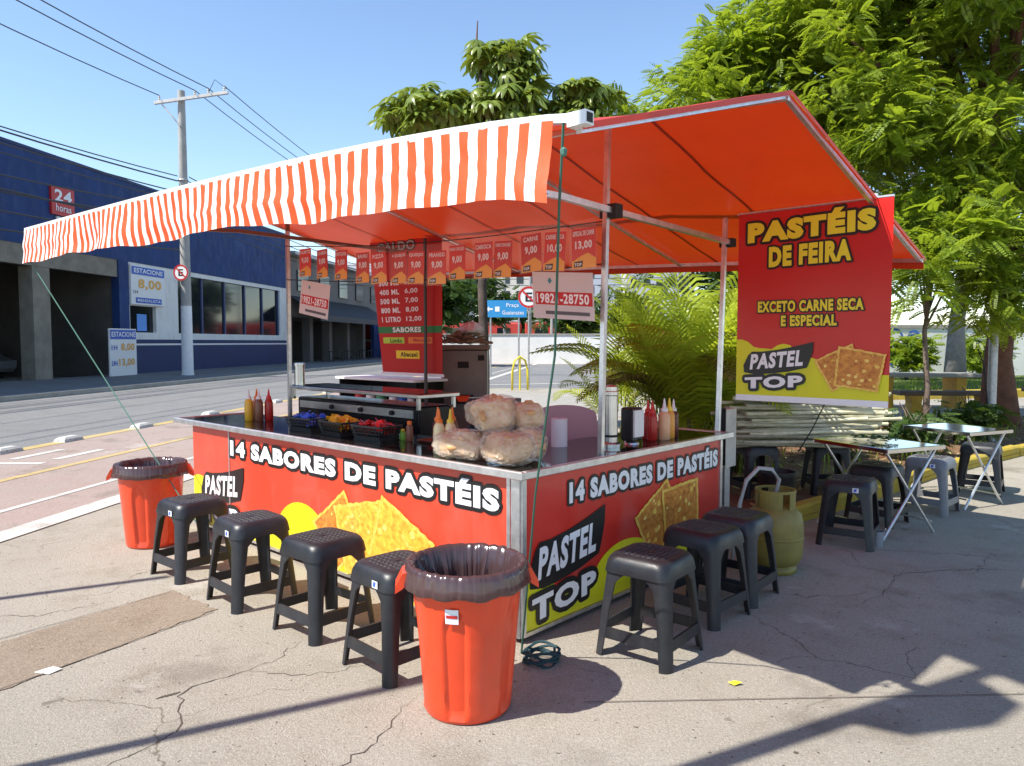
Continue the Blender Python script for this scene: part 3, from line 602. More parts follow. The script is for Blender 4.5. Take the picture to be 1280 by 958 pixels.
# front string posts
# ---- print on the sunny front panel: x runs 0..3.6 from its far end to the corner
pf = Print(fp, lambda x, z, l: (-.001 - l, LV - x, z))
def wave(x0, x1, y0, fn, n=40): return [(x0, y0)] + [(x0 + (x1 - x0) * i / n, fn(x0 + (x1 - x0) * i / n)) for i in range(n + 1)] + [(x1, y0)]
def hump(x, c, w, h): return h * max(0, 1 - ((x - c) / w) ** 2) ** .5
yb = lambda x: max(.10 + .05 * math.sin(x * 1.4), .17 + hump(x, .12, .3, .26), .12 + hump(x, 1.62, .34, .30), .10 + hump(x, 2.9, .5, .10)) - (0.05 if x > 3.1 else 0)
pf.poly('yellow_swoosh', wave(.005, 3.51, PZ0 + .02, yb, 80), yel_p, 1)
def pastel(pr, c, s, rot, layer, m, squash=1.0):
    cr, sr = math.cos(rot), math.sin(rot); rp_ = random.Random(int(c[0] * 100))
    q = lambda P: [(c[0] + (x * cr - y * sr) * s, c[1] + (x * sr + y * cr) * s * squash) for x, y in P]
    cn = [(-.46, -.44), (.46, -.42), (.50, .40), (-.50, .44)]; body = []
    for (x0, y0), (x1, y1) in zip(cn, cn[1:] + cn[:1]):
        for i in range(16): t = i / 16; body.append((x0 + (x1 - x0) * t + rp_.uniform(-.010, .010), y0 + (y1 - y0) * t + rp_.uniform(-.010, .010)))
    pr.poly('pastry_picture', q(body), m, layer)
    inner = [(x * .90, y * .90) for x, y in body]
    for i0 in (0, 16, 32, 48):
        seg = [body[(i0 + i) % 64] for i in range(17)] + [inner[(i0 + i) % 64] for i in range(16, -1, -1)]
        pr.poly('pastry_rim', q(seg), pastry_r, layer + .35 + i0 * .002)
    for k in range(16):
        bx_, by_, br = rp_.uniform(-.38, .38), rp_.uniform(-.34, .34), rp_.uniform(.015, .055)
        pr.poly('pastry_blister', q([(bx_ + br * math.cos(t) * rp_.uniform(.7, 1.2), by_ + br * math.sin(t) * rp_.uniform(.6, 1)) for t in [j * .6283 for j in range(10)]]), pastry_b if k % 3 else pastry_r, layer + .7 + k * .01)
pastel(pf, (2.05, .30), .44, R(38), 2, pastry_d); pastel(pf, (2.30, .31), .50, R(14), 4, pastry_p); pastel(pf, (2.66, .29), .52, R(-22), 6, pastry_p)
pf.text('14 SABORES DE PASTÉIS', .64, .640, 2.82, .145, white_p, 2, .06, .022, black_p)
def emblem(pr, x, y, s, layer, sy):
    f = lambda P: [(x + a * s, y + b * sy) for a, b in P]
    pr.poly('emblem_field', f([(.04, .46), (.03, .62), (.10, .86), (.16, .95), (.3, .95), (.55, 1.0), (.8, 1.08), (1.06, 1.18), (1.05, .95), (1.0, .72), (.97, .60), (.7, .50), (.4, .44), (.2, .42)]), black_p, layer)
    pr.text('PASTEL', x + .13 * s, y + .52 * sy, .78 * s, .37 * sy, white_p, layer + 1, .045, shear=.10, rise=.12 * sy)
    pr.text('TOP', x + .06 * s, y + .07 * sy, .86 * s, .27 * sy, white_p, layer + 1, .05, .045 * s, black_p, rise=.09 * sy)
emblem(pf, .12, .05, .68, 3, .44)
# ---- print on the shaded side panel: x runs 0..2.1 away from the corner
ps = Print(sp, lambda x, z, l: (x, -.001 - l, z))
yb2 = lambda x: max(.06 + .03 * math.sin(x * 3), .19 + hump(x, .05, .22, .19), .15 + hump(x, .92, .33, .20), .10 + hump(x, 1.45, .4, .10))
ps.poly('yellow_swoosh', wave(.032, LU - .032, PZ0 + .02, yb2, 70), yel_p, 1)
pastel(ps, (1.28, .40), .42, R(30), 2, pastry_d); pastel(ps, (1.55, .40), .46, R(5), 4, pastry_d)
ps.text('14 SABORES DE PASTÉIS', .38, .645, 1.66, .14, white_p, 2, .06, .017, black_p)
emblem(ps, .04, .05, .63, 3, .46)

# ---- big hanging banner
def cloth(w, h, bend, nx=14, ny=16):
    return lambda x, y, l: (x, -l + bend * math.sin(math.pi * x / w) * (0.3 + .7 * (1 - y / h)) + .0008 * math.sin(7 * y), y)
ban = thing('hanging_banner', 'large red banner reading PASTÉIS DE FEIRA hanging under the canopy gable', 'banner', S(2.17, -.07, 1.10), UA - math.pi / 2)
BW, BH = 0.985, 1.275; fb = cloth(BW, BH, .010)
def grid(fn, w, h, nx=14, ny=16, thick=.003):
    mb = MB(); A = [fn(w * i / nx, h * j / ny, 0) for i in range(nx + 1) for j in range(ny + 1)]; B = [(p[0], p[1] + thick, p[2]) for p in A]
    fs = [(i * (ny + 1) + j, (i + 1) * (ny + 1) + j, (i + 1) * (ny + 1) + j + 1, i * (ny + 1) + j + 1) for i in range(nx) for j in range(ny)]
    mb.add(A, fs); mb.add(B, [tuple(reversed(f)) for f in fs]); return mb
m_ban = mat('banner_red', (0.66, 0.022, 0.018), .32, var=.05, vs_=2, transl=(.6, .02, .02), trans_f=.15)
grid(fb, BW, BH).build('cloth', m_ban, ban, smooth=True)
pb = Print(ban, fb, .003)
def dense(pts, n=10):
    o = []
    for a, b in zip(pts, pts[1:] + pts[:1]):
        for i in range(n): o.append((a[0] + (b[0] - a[0]) * i / n, a[1] + (b[1] - a[1]) * i / n))
    return o
def gridpoly(pr, name, x0, x1, y0, top, m, layer, nx=24, ny=6):
    mb = MB(); A = []
    for i in range(nx + 1):
        x = x0 + (x1 - x0) * i / nx; t = top(x)
        for j in range(ny + 1): A.append(pr.fn(x, y0 + (t - y0) * j / ny, layer * pr.dz))
    mb.add(A, [(i * (ny + 1) + j, (i + 1) * (ny + 1) + j, (i + 1) * (ny + 1) + j + 1, i * (ny + 1) + j + 1) for i in range(nx) for j in range(ny)]); return mb.build(name, m, pr.p, smooth=True)
gridpoly(pb, 'yellow_swoosh', 0, BW, .035, lambda x: max(.26 + .10 * math.sin(x * 3 + 1.2), .20 + hump(x, .02, .16, .22), .2 + hump(x, .33, .13, .19)), yel_p, 1)
gridpoly(pb, 'white_hem', 0, BW, 0, lambda x: .04, white_p, 2, 24, 2)
ym = mat('headline_yellow', (.80, .66, .03), .4)
pb.text('PASTÉIS', .07, 1.07, .82, .165, ym, 2, .07, .018, black_p, rise=.015); pb.text('DE FEIRA', .22, .90, .53, .135, ym, 2, .06, .014, black_p, rise=.01)
pb.text('EXCETO CARNE SECA', .15, .60, .68, .075, ym, 2, .05, .009, black_p); pb.text('E ESPECIAL', .31, .505, .36, .072, ym, 2, .05, .009, black_p)
pastel(pb, (.70, .24), .26, R(28), 3, pastry_d); pastel(pb, (.81, .23), .29, R(-8), 4.5, pastry_d)
emblem(pb, .04, .06, .46, 3, .29)
MB().tube([(-.01, .006, BH + .003), (BW - .0, .006, BH + .003)], .009, 8).build('hanging_rod', alu, ban)

# ---- CALDO banner behind the frame
cb = thing('drinks_banner', 'red drinks price banner headed CALDO hanging behind the price cards', 'banner', S(2.225, 3.97, 1.185), UA - math.pi / 2)
CW, CH = 0.94, 1.42; fc = lambda x, y, l: (x - .26 * (y / CH) * (1 - x / CW) * .8, -l + .012 * math.sin(3.2 * x), y * .975)
grid(fc, CW, CH, 8, 8).build('cloth', mat('drinks_red', (.60, .03, .022), .4, transl=(.7, .03, .02), trans_f=.3), cb, smooth=True)
pc = Print(cb, fc, .003)
pc.text('CALDO', .10, 1.29, .50, .10, mat('silver_print', (.35, .34, .34), .4), 2, .03, .012, black_p)
for i, (a, b) in enumerate((('300 ML', '5,00'), ('400 ML', '6,00'), ('500 ML', '7,00'), ('800 ML', '8,00'), ('1 LITRO', '12,00'))):
    y = .93 - i * .098; pc.text(a, .07 - .01 * i * 0, y, .28, .058, white_p, 1, .035); pc.text(b, .43, y, .18 if i < 4 else .22, .058, white_p, 1, .02)
gridpoly(pc, 'green_band', 0, CW, .42, lambda x: .49, mat('banner_green', (.03, .20, .05), .4), 1, 8, 1)
pc.text('SABORES', .22, .428, .42, .055, white_p, 2, .035)
gridpoly(pc, 'flavour_patch', .06, .38, .31, lambda x: .375, mat('lime_patch', (.45, .60, .05), .4), 1, 4, 1); pc.text('Limão', .17, .318, .18, .045, mat('dark_green_print', (.02, .10, .02), .4), 2, .02)
gridpoly(pc, 'flavour_patch', .44, .80, .31, lambda x: .375, mat('orange_patch', (.72, .20, .03), .4), 1, 4, 1); pc.text('Maracujá', .52, .318, .26, .045, m_sred, 2, .02)
gridpoly(pc, 'flavour_patch', .24, .60, .15, lambda x: .235, gold_p, 1, 4, 1); pc.text('Abacaxi', .31, .17, .26, .05, black_p, 2, .02)
gridpoly(pc, 'white_hem', -.03, CW + .03, -.03, lambda x: 0.0, white_p, 1, 4, 1)

# ---- price cards on strings between the front poles
m_card = mat('card_red', (.70, .03, .02), .3, transl=(.8, .03, .02), trans_f=.3, orand=.15); m_slv = mat('plastic_sleeve', (.9, .88, .86), .12, alpha=.09, spec=.5); m_org = mat('card_orange', (.80, .36, .03), .4)
def string_z(v, hi=True): return (2.17 + .045 * v if hi else 1.935 + .030 * v) - .05 * math.sin(math.pi * v / 3.3)
for hi in (True, False):
    o = tag(MB().tube([S(.72, .04 + 3.3 * i / 16, string_z(3.3 * i / 16, hi)) for i in range(17)], .004, 5).build('hanging_string', rubber), ('thin black cord carrying the price cards between the poles' if hi else 'thin black cord running across the lower edge of the price cards'), 'cord')
cards = [('ESPECIAL DE CARNE', '13,00', .161, 2.145), ('CARNE SECA', '10,00', .365, 2.143), ('CARNE', '9,00', .557, 2.148), ('CARNE COM QUEIJO', '9,00', .781, 2.13), ('CARIOCA', '9,00', .956, 2.136),
         ('FRANGO COM QUEIJO', '9,00', 1.20, 2.14), ('FRANGO', '9,00', 1.40, 2.12), ('QUEIJO', '9,00', 1.616, 2.135), ('4 QUEIJOS', '9,00', 1.81, 2.145), ('PIZZA', '9,00', 2.05, 2.16), ('BAURU', '9,00', 2.237, 2.175),
         ('PORTUGUESA', '9,00', 2.517, 2.215), ('CALABRESA', '9,00', 2.78, 2.243), ('PALMITO', '9,00', 3.026, 2.27)]
for name, price, v, dz in cards:
    zt = dz; tw = rnd.uniform(-.06, .06)
    c = thing('price_card', 'red price card for %s at %s in a clear sleeve' % (name.lower(), price), 'price card', S(.712, v, zt), UA - math.pi / 2 + rnd.uniform(-.12, .12), 'hanging price cards')
    c.rotation_euler[1] = tw
    W, Hh = .165, .225
    MB().box(-W / 2, W / 2, -.002, 0, -Hh, 0).build('card', m_card, c)
    MB().add([(-W / 2 - .012, -.012, -Hh - .012), (W / 2 + .012, -.012, -Hh - .012), (W / 2 + .012, -.012, .045), (-W / 2 - .012, -.012, .045)], [(0, 1, 2, 3)]).build('sleeve', m_slv, c)
    pr = Print(c, lambda x, z, l: (x, -.003 - l, z), .001)
    tw_ = min(.145, .024 * len(name)); pr.text(name, -tw_ / 2, -.042, tw_, .028, white_p, 1, .03)
    pw_ = .10 if len(price) < 5 else .115; pr.text(price, -pw_ / 2, -.122, pw_, .052, white_p, 1, .04)
    pr.poly('pastry_picture', [(-W / 2, -Hh), (W / 2, -Hh), (W / 2, -.175), (.03, -.14), (-.03, -.16), (-W / 2, -.185)], m_org, 1)
    pr.poly('emblem_field', [(-.07, -.218), (-.01, -.218), (-.005, -.182), (-.065, -.186)], black_p, 2)
    pr.text('TOP', -.063, -.212, .048, .018, white_p, 3, .03)
for (u, v, z, tilt, lab, rzo) in ((.70, 2.86, 1.985, .16, 'white phone number sheet hanging below the palmito and bauru cards', 0), (.70, .31, 1.905, .07, 'white phone number sheet hanging below the meat cards beside the pole', .1)):
    c = thing('phone_sheet', lab, 'paper sign', S(u, v, z), UA - math.pi / 2 + rzo, 'phone number sheets'); c.rotation_euler[1] = tilt
    sk = lambda x, zz, l: (x - .22 * zz, -l + .15 * zz, zz)
    mbp = MB(); mbp.add([sk(-.21, -.27, 0), sk(.21, -.27, 0), sk(.21, 0, 0), sk(-.21, 0, 0)], [(0, 1, 2, 3)]); mbp.build('sheet', mat('paper_white', (.78, .76, .77), .6, transl=(.7, .68, .7), trans_f=.35), c)
    pr = Print(c, sk, .002); pr.poly('red_band', [(-.19, -.19), (.20, -.19), (.20, -.115), (-.19, -.115)], m_sred, 1); pr.text('19821-28750', -.18, -.182, .36, .058, white_p, 2, .03)
    pr.text('TIM', -.02, -.10, .05, .02, grey_p, 1, .02) if False else None
    pr.poly('mark', [(-.10, -.05), (-.085, -.03), (-.07, -.05), (-.085, -.07)], mat('sign_teal', (.03, .25, .30), .5), 1)
    pr.poly('footer_line', [(-.12, -.245), (.18, -.245), (.18, -.225), (-.12, -.225)], grey_p, 1)

# ---- guy ropes
m_rope = mat('green_cord', (.03, .10, .07), .7); m_rope2 = mat('teal_cord', (.06, .17, .13), .7)
C0 = S(-.80, V0 + .05, roof_z(-.78, V0) + .02)
tag(MB().tube([C0, (C0[0] - .01, C0[1] + .05, 1.95), (.165, 2.86, 1.45), (.10, 3.15, .85), (.045, 3.47, .02)], .005, 5).build('guy_rope', m_rope), 'dark green cord from the near canopy corner down to the stall foot', 'rope')
kn = MB().lathe([(.004, -.016), (.010, -.010), (.012, .006), (.004, .014)], 8).build('rope_knot', m_rope2); tag(kn, 'small teal knot on the dark green cord under the canopy corner', 'knot'); kn.location = (C0[0], C0[1], C0[2] - .1)
C1 = S(-.80, V1 - .12, roof_z(-.78, V1) - .26)
tag(MB().tube([C1, (-2.05, 5.10, .02)], .0045, 5).build('guy_rope', m_rope2), 'thin pale teal cord from the striped valance corner down behind the stool', 'rope')
coil = MB()
for k in range(5): coil.tube([(.075 * math.cos(a + k) * (1 + .2 * math.sin(3 * a + k)), .075 * math.sin(a + k), .008 + .012 * k + .012 * math.sin(2 * a)) for a in [i * math.pi / 8 for i in range(17)]], .007, 5)
co = coil.build('rope_coil', mat('dark_teal_rope', (.015, .05, .06), .8)); tag(co, 'coil of dark teal rope on the ground at the stall corner', 'rope'); co.location = (.14, 3.42, 0)

# ================================================================ stools
m_stool = mat('charcoal_plastic', (0.017, 0.018, 0.022), 0.36, var=.2, vs_=20, bump=.08, bs=200, orand=.35, dirt=.16)
m_stool_g = mat('grey_plastic', (0.16, 0.165, 0.18), 0.42, var=.1, vs_=20, bump=.06, bs=200)
m_grip = mat('worn_seat_grip', (0.04, 0.035, 0.036), 0.5, var=.3, vs_=30, orand=.3, dirt=.35)
SH, ST_, SB = 0.465, 0.140, 0.190      # height, half width at the seat, half width at the feet
def half(z): return SB - (SB - ST_ - .012) * z / .42
def make_stool(m, name='plastic_stool'):
    t = thing(name, 'x', 'stool')
    sq = lambda h, r, z: rr(-h, h, -h, h, r, z, 0, 5)
    MB().loft([sq(.165, .055, .385), sq(.163, .055, .40), sq(.158, .055, .43), sq(.150, .058, .450), sq(.140, .06, .4615), sq(.126, .06, .465)], caps=False).add(sq(.126, .06, .465), [tuple(range(24))]).build('seat', m, t, smooth=False, auto=50)
    g = MB(); n = 8; q = .222 / n
    for i in range(n):
        for j in range(n):
            if (i in (0, n - 1) and j in (0, n - 1)) or (i in (3, 4) and j in (3, 4)): continue
            cx, cy = -.111 + q * (i + .5), -.111 + q * (j + .5); a = q * .40
            g.loft([[(cx - a, cy, z), (cx, cy - a, z), (cx + a, cy, z), (cx, cy + a, z)] if k == 0 else [(cx - a * .7, cy, z), (cx, cy - a * .7, z), (cx + a * .7, cy, z), (cx, cy + a * .7, z)] for k, z in ((0, .4645), (1, .4685))], caps=False).add([(cx - a * .7, cy, .4685), (cx, cy - a * .7, .4685), (cx + a * .7, cy, .4685), (cx, cy + a * .7, .4685)], [(0, 1, 2, 3)])
    stuff(g.build('seat_grip', m_grip, t))
    MB().lathe([(.012, .4655), (.012, .467), (.007, .4672)], 10).build('drain_hole', black_p, t)
    for sx, sy in ((1, 1), (-1, 1), (-1, -1), (1, -1)):
        rings = []
        for z, w in ((0, .046), (.06, .048), (.22, .053), (.34, .064), (.37, .09), (.392, .12)):
            h = half(z); c = .04; th = .009
            out = [(h - w, h)] + [(h - c + c * math.sin(R(a)), h - c + c * math.cos(R(a))) for a in (0, 22, 45, 68, 90)] + [(h, h - w)]
            h2 = h - th; c2 = c - th
            inn = [(h2, h - w)] + [(h2 - c2 + c2 * math.sin(R(a)), h2 - c2 + c2 * math.cos(R(a))) for a in (90, 68, 45, 22, 0)] + [(h - w, h2)]
            rings.append([(x * sx, y * sy, z) for x, y in out + inn])
        MB().loft(rings).build('leg', m, t, auto=35)
    for k in range(4):
        b = MB(); r_ = []
        for x in (-1, 1):
            h0, h1 = half(.085), half(.135)
            r_.append([(x * (h0 - .05), h0 - .001, .085), (x * (h1 - .05), h1 - .001, .135), (x * (h1 - .05), h1 - .011, .135), (x * (h0 - .05), h0 - .011, .085)])
        o = b.loft(r_).build('rail', m, t); o.rotation_euler[2] = k * math.pi / 2
    pr = Print(t, lambda x, z, l: (-.166 - l, -x, z), .0012)
    pr.poly('sticker', [(.045, .392), (.085, .392), (.085, .424), (.045, .424)], mat('sticker_white', (.75, .76, .8), .4), 1)
    pr.poly('sticker_print', [(.052, .398), (.068, .398), (.074, .420), (.056, .418)], mat('sticker_blue', (.05, .12, .6), .4), 2)
    t.scale = (1.06, 1.06, 1.05)
    return t
st_a = make_stool(m_stool); st_b = make_stool(m_stool_g)
front = [((-2.083, 4.788), 'charcoal plastic stool standing next to the red bin under the far valance end', 3), ((-1.523, 4.289), 'charcoal plastic stool in front of the yellow swoosh, second along from the far red bin', -2),
         ((-0.994, 3.858), 'charcoal plastic stool in front of the pastry picture, third along from the far red bin', 2), ((-0.53, 3.411), 'charcoal plastic stool touching the red bin at the stall corner', -3),
         ((0.672, 3.549), 'charcoal plastic stool with half sunlit seat before the emblem on the shaded side', 4), ((1.056, 4.051), 'charcoal plastic stool in the middle of the row at the shaded side panel', -3), ((1.338, 4.376), 'charcoal plastic stool beside the gas cylinder at the shaded panel end', 2),
         ((2.525, 5.507), 'charcoal plastic stool standing before the steel table close to the cane pile', 8), ((3.05, 6.16), 'charcoal plastic stool tucked behind the crossed legs of the first steel table', -6), ((4.697, 7.399), 'charcoal plastic stool behind the farther steel table', 5)]
for i, ((x, y), lab, da) in enumerate(front):
    if i == 0: st_a.location = (x, y, 0); st_a.rotation_euler[2] = UA + R(da); st_a['label'] = lab; st_a['group'] = 'charcoal stools'
    else: dup(st_a, (x, y, 0), UA + R(da), lab, 'charcoal stools')
st_b.location = (3.72, 6.56, 0); st_b.rotation_euler[2] = UA + R(-4); st_b['label'] = 'lighter grey plastic stool between the two steel tables'
for x, y, r_, lab in ((2.3, 7.0, 12, 'charcoal plastic stool carrying the cane pile at its end near the stall'), (3.05, 7.15, -5, 'charcoal plastic stool carrying the cane pile at its end near the tables')): dup(st_a, (x, y, .05), R(r_), lab, 'charcoal stools')

for o in [q for q in bpy.data.objects if q.name.startswith('plastic_stool')]:
    if any(w in o.get('label', '') for w in ('third along', 'half sunlit', 'in the middle', 'tucked behind', 'carrying the cane', 'farther steel')):
        for c in [c for c in o.children if c.name.startswith('sticker')]: bpy.data.objects.remove(c)
# ================================================================ red bins
m_bin = mat('red_bin_plastic', (0.72, 0.058, 0.013), 0.3, var=.08, vs_=5, coat=.2, dirt=.22)
m_bag = mat('bin_liner', (0.075, 0.048, 0.05), 0.2, spec=.8, transl=(.40, .20, .19), trans_f=.25)
def make_bin(loc, rz, label, seed, hh=.60):
    r = random.Random(seed); t = thing('waste_bin', label, 'bin', loc, rz, 'red waste bins'); N_ = 120; rings = []
    prof = [(.150, 0.0), (.172, .004), (.180, .018)] + [(.181 + .046 * k / 22, .018 + (hh - .05) * k / 22) for k in range(1, 23)] + [(.236, hh - .03), (.238, hh), (.222, hh), (.215, hh - .04), (.17, .06)]
    for q, z in prof:
        ring = []
        for i in range(N_):
            a = 2 * math.pi * i / N_; d = 0
            if .02 < z < hh - .06 and q > .175:
                s = ((a / (2 * math.pi) * 5) % 1 - .5) / .5                       # five arched recesses round the body
                e = abs(s) / .36; top = hh * .80
                arch = top - (.09 * max(0, e) ** 2.2 if e < 1 else 9)
                if e < 1.0 and z < arch: d = -.017 * min(1, (1.0 - e) * 7) * min(1, (arch - z) * 40 + .2) * min(1, (z - .0) / .06)
            ring.append(((q + d) * math.cos(a), (q + d) * math.sin(a), z))
        rings.append(ring)
    MB().loft(rings).build('body', m_bin, t, auto=45)
    for s in (0, math.pi):
        h = MB().loft([[(.232, -.055, hh - .05), (.232, .055, hh - .05), (.232, .06, hh - .012), (.232, -.06, hh - .012)], [(.262, -.05, hh - .085), (.262, .05, hh - .085), (.262, .055, hh - .022), (.262, -.055, hh - .022)], [(.292, -.045, hh - .105), (.292, .045, hh - .105), (.290, .048, hh - .075), (.290, -.048, hh - .075)]]).build('handle', m_bin, t); h.rotation_euler[2] = s
    # liner turned over the rim, crinkled
    rows_ = [(.11, .12, .02), (.155, .25, .035), (.182, .40, .030), (.200, hh - .08, .022), (.211, hh - .02, .008), (.219, hh + .008, .004), (.232, hh + .016, .004), (.245, hh + .010, .005), (.251, hh - .012, .005), (.256, hh - .04, .007), (.262, hh - .066, .008), (.254, hh - .078, .009)]
    M_ = 260; rg = []
    for k, (q, z, am) in enumerate(rows_):
        ring = []
        for i in range(M_):
            a = 2 * math.pi * i / M_
            w = noise.noise(Vector((math.cos(a) * 5 + seed, math.sin(a) * 5, z * 3.0))) + .9 * (.5 - 2 * abs(noise.noise(Vector((math.cos(a) * 11, math.sin(a) * 11 + seed, z * 2.2))))) + .45 * (.5 - 2 * abs(noise.noise(Vector((math.cos(a) * 23 + seed, math.sin(a) * 23, z * 5)))))
            dz = .016 * noise.noise(Vector((math.cos(a) * 3, math.sin(a) * 3, seed + 5.))) if k > 8 else .006 * noise.noise(Vector((math.cos(a) * 9, math.sin(a) * 9, seed)))
            if k < 5: w = -abs(w)
            if k > 7: w *= .55
            ring.append(((q + am * w) * math.cos(a), (q + am * w) * math.sin(a), z + dz))
        rg.append(ring)
    MB().loft(rg, caps=False).add(rg[0], [tuple(range(M_))]).build('bin_liner', m_bag, t, smooth=True)
    return t
bn = make_bin((-.185, 3.005, 0), R(8), 'large red waste bin with black liner at the near stall corner', 3)
def on_bin(parent, a0, zc, w, h, m, dr, name, hh=.60):
    mb = MB(); n = 6
    for i in range(n + 1):
        a = a0 + (i / n - .5) * w / .215
        for z in (zc - h / 2, zc + h / 2): q = .182 + .046 * (z - .018) / (hh - .05) + dr; mb.v.append((q * math.cos(a), q * math.sin(a), z))
    mb.f = [(2 * i, 2 * i + 2, 2 * i + 3, 2 * i + 1) for i in range(n)]; mb.mi = [0] * n; return mb.build(name, m, parent)
ang = R(-102) - R(8)
on_bin(bn, ang, .45, .052, .058, mat('sticker_white', (.75, .76, .8), .4), .002, 'sticker'); on_bin(bn, ang, .45, .044, .012, m_sred, .0035, 'sticker_print')
make_bin((-2.68, 5.48, 0), R(20), 'red waste bin with black liner beside the far end of the stall', 8)

# ================================================================ things on the counter
CT = .8665
def at_c(u, v, z=0.0): return S(u, v, CT + z)
def bottle(u, v, m, capm, label, h=.205, r=.034, tip=True, z=0.0):
    t = thing('sauce_bottle', label, 'bottle', at_c(u, v, z), rnd.uniform(0, 3), 'sauce bottles')
    MB().lathe([(r * .9, 0), (r, .006), (r, h * .55), (r * .93, h * .62), (r * .98, h * .7), (r * .8, h * .8), (r * .55, h * .86)], 16).build('body', m, t, auto=50)
    MB().lathe([(r * .62, h * .86), (r * .62, h * .93), (r * .34, h * .98), (r * .13, h * 1.22), (r * .08, h * 1.25)] if tip else [(r * .62, h * .86), (r * .64, h * 1.02), (r * .5, h * 1.04)], 14).build('cap', capm, t, auto=50)
    return t
mus = mat('mustard', (.75, .42, .03), .35); may = mat('mayonnaise', (.78, .66, .36), .35); ket = mat('ketchup', (.42, .02, .012), .3); brn = mat('brown_sauce', (.20, .075, .04), .35); dkr = mat('dark_sauce', (.10, .015, .01), .3); pch = mat('peach_sauce', (.72, .40, .22), .35)
cor = mat('orange_cap', (.80, .20, .02), .4); cwh = mat('white_cap', (.75, .74, .72), .4); crd = mat('red_cap', (.60, .03, .02), .4); cye = mat('yellow_cap', (.8, .6, .05), .4)
bottle(.28, 3.20, mus, cwh, 'yellow mustard bottle with white tip at the far counter end'); bottle(.33, 3.13, brn, cwh, 'brown sauce bottle with pale tip at the far counter end'); bottle(.40, 3.10, ket, crd, 'red ketchup bottle at the far counter end'); bottle(.36, 3.22, pch, cor, 'peach sauce bottle with orange tip at the far counter end')
bottle(.20, .83, dkr, cor, 'dark red sauce bottle with orange tip next to the bread bags'); bottle(.12, .73, may, cor, 'pale mayonnaise bottle with orange tip leaning towards the bread bags'); bottle(.17, .69, may, cye, 'pale mayonnaise bottle with yellow tip beside the bread bags'); bottle(.27, .78, brn, cor, 'brown sauce bottle with orange tip behind the pale ones')
bottle(.35, 1.27, brn, cor, 'small pepper sauce bottle with orange cap near the red basket', .125, .024, False); bottle(.36, 1.35, mat('green_small', (.2, .45, .05), .4), cye, 'tiny green bottle with yellow cap near the red basket', .07, .02, False)
bottle(1.44, .15, ket, crd, 'red ketchup bottle on the shaded side counter'); bottle(1.52, .11, pch, cwh, 'peach sauce bottle with white tip on the shaded side counter', .215, .040); bottle(1.60, .12, mat('orange_sauce', (.75, .33, .05), .35), cye, 'orange mustard bottle with yellow tip on the shaded side counter', .215, .037); bottle(1.67, .13, dkr, cwh, 'dark sauce bottle with pale tip on the shaded side counter'); bottle(1.50, .22, ket, crd, 'second red ketchup bottle behind the peach one')
# baskets
def basket(u, v, cm, label, seed):
    t = thing('sachet_basket', label, 'basket', at_c(u, v), UA + rnd.uniform(-.1, .1), 'sachet baskets'); r = random.Random(seed)
    a, b, a2, b2, h = .085, .125, .10, .14, .10
    MB().box(-a, a, -b, b, 0, .006).build('base', black_plastic, t)
    rim = MB(); rim.loft([rr(-a2 - e, a2 + e, -b2 - e, b2 + e, .02, z) for e, z in ((0, h - .014), (.006, h - .012), (.006, h), (-.004, h), (-.004, h - .014))], caps=False); rim.build('rim', black_plastic, t)
    MB().loft([rr(-a, a, -b, b, .015, .0), rr(-a - .004, a + .004, -b - .004, b + .004, .015, .03), rr(-a - .001, a + .001, -b - .001, b + .001, .015, .03)], caps=False).build('skirt', black_plastic, t)
    sl_ = MB()
    for k in range(15):
        f = -1 + 2 * k / 14
        for s in (-1, 1):
            sl_.tube([(s * a, f * b, .028), (s * a2, f * b2, h - .012)], .0042, 4); sl_.tube([(f * a, s * b, .028), (f * a2, s * b2, h - .012)], .0042, 4) if k % 2 == 0 else None
    for z, e in ((.05, .3), (.07, .55)): sl_.tube([(-(a + (a2 - a) * e), -(b + (b2 - b) * e), z), (a + (a2 - a) * e, -(b + (b2 - b) * e), z), (a + (a2 - a) * e, b + (b2 - b) * e, z), (-(a + (a2 - a) * e), b + (b2 - b) * e, z), (-(a + (a2 - a) * e), -(b + (b2 - b) * e), z)], .004, 4)
    stuff(sl_.build('lattice', black_plastic, t))
    c = MB()
    for k in range(60):
        x, y, z = r.uniform(-.07, .07), r.uniform(-.11, .11), r.uniform(.055, .112); q = Matrix.Rotation(r.uniform(-.9, .9), 3, 'X') @ Matrix.Rotation(r.uniform(-.9, .9), 3, 'Y') @ Matrix.Rotation(r.uniform(0, 6), 3, 'Z')
        c.loft([[tuple(Vector((x, y, z)) + q @ Vector((sx * .018, sy * .032, zz))) for sx, sy in ((-1, -1), (1, -1), (1, 1), (-1, 1))] for zz in (-.003, .003)])
    stuff(c.build('sachets', cm, t))
basket(.24, 2.25, mat('blue_sachets', (.03, .14, .62), .3, island=.5), 'black basket of blue sachets on the sunny counter', 1); basket(.24, 1.86, mat('yellow_sachets', (.75, .42, .03), .3, island=.4), 'black basket of yellow sachets on the sunny counter', 2); basket(.25, 1.48, mat('red_sachets', (.55, .03, .03), .3, island=.5), 'black basket of red sachets on the sunny counter', 3)
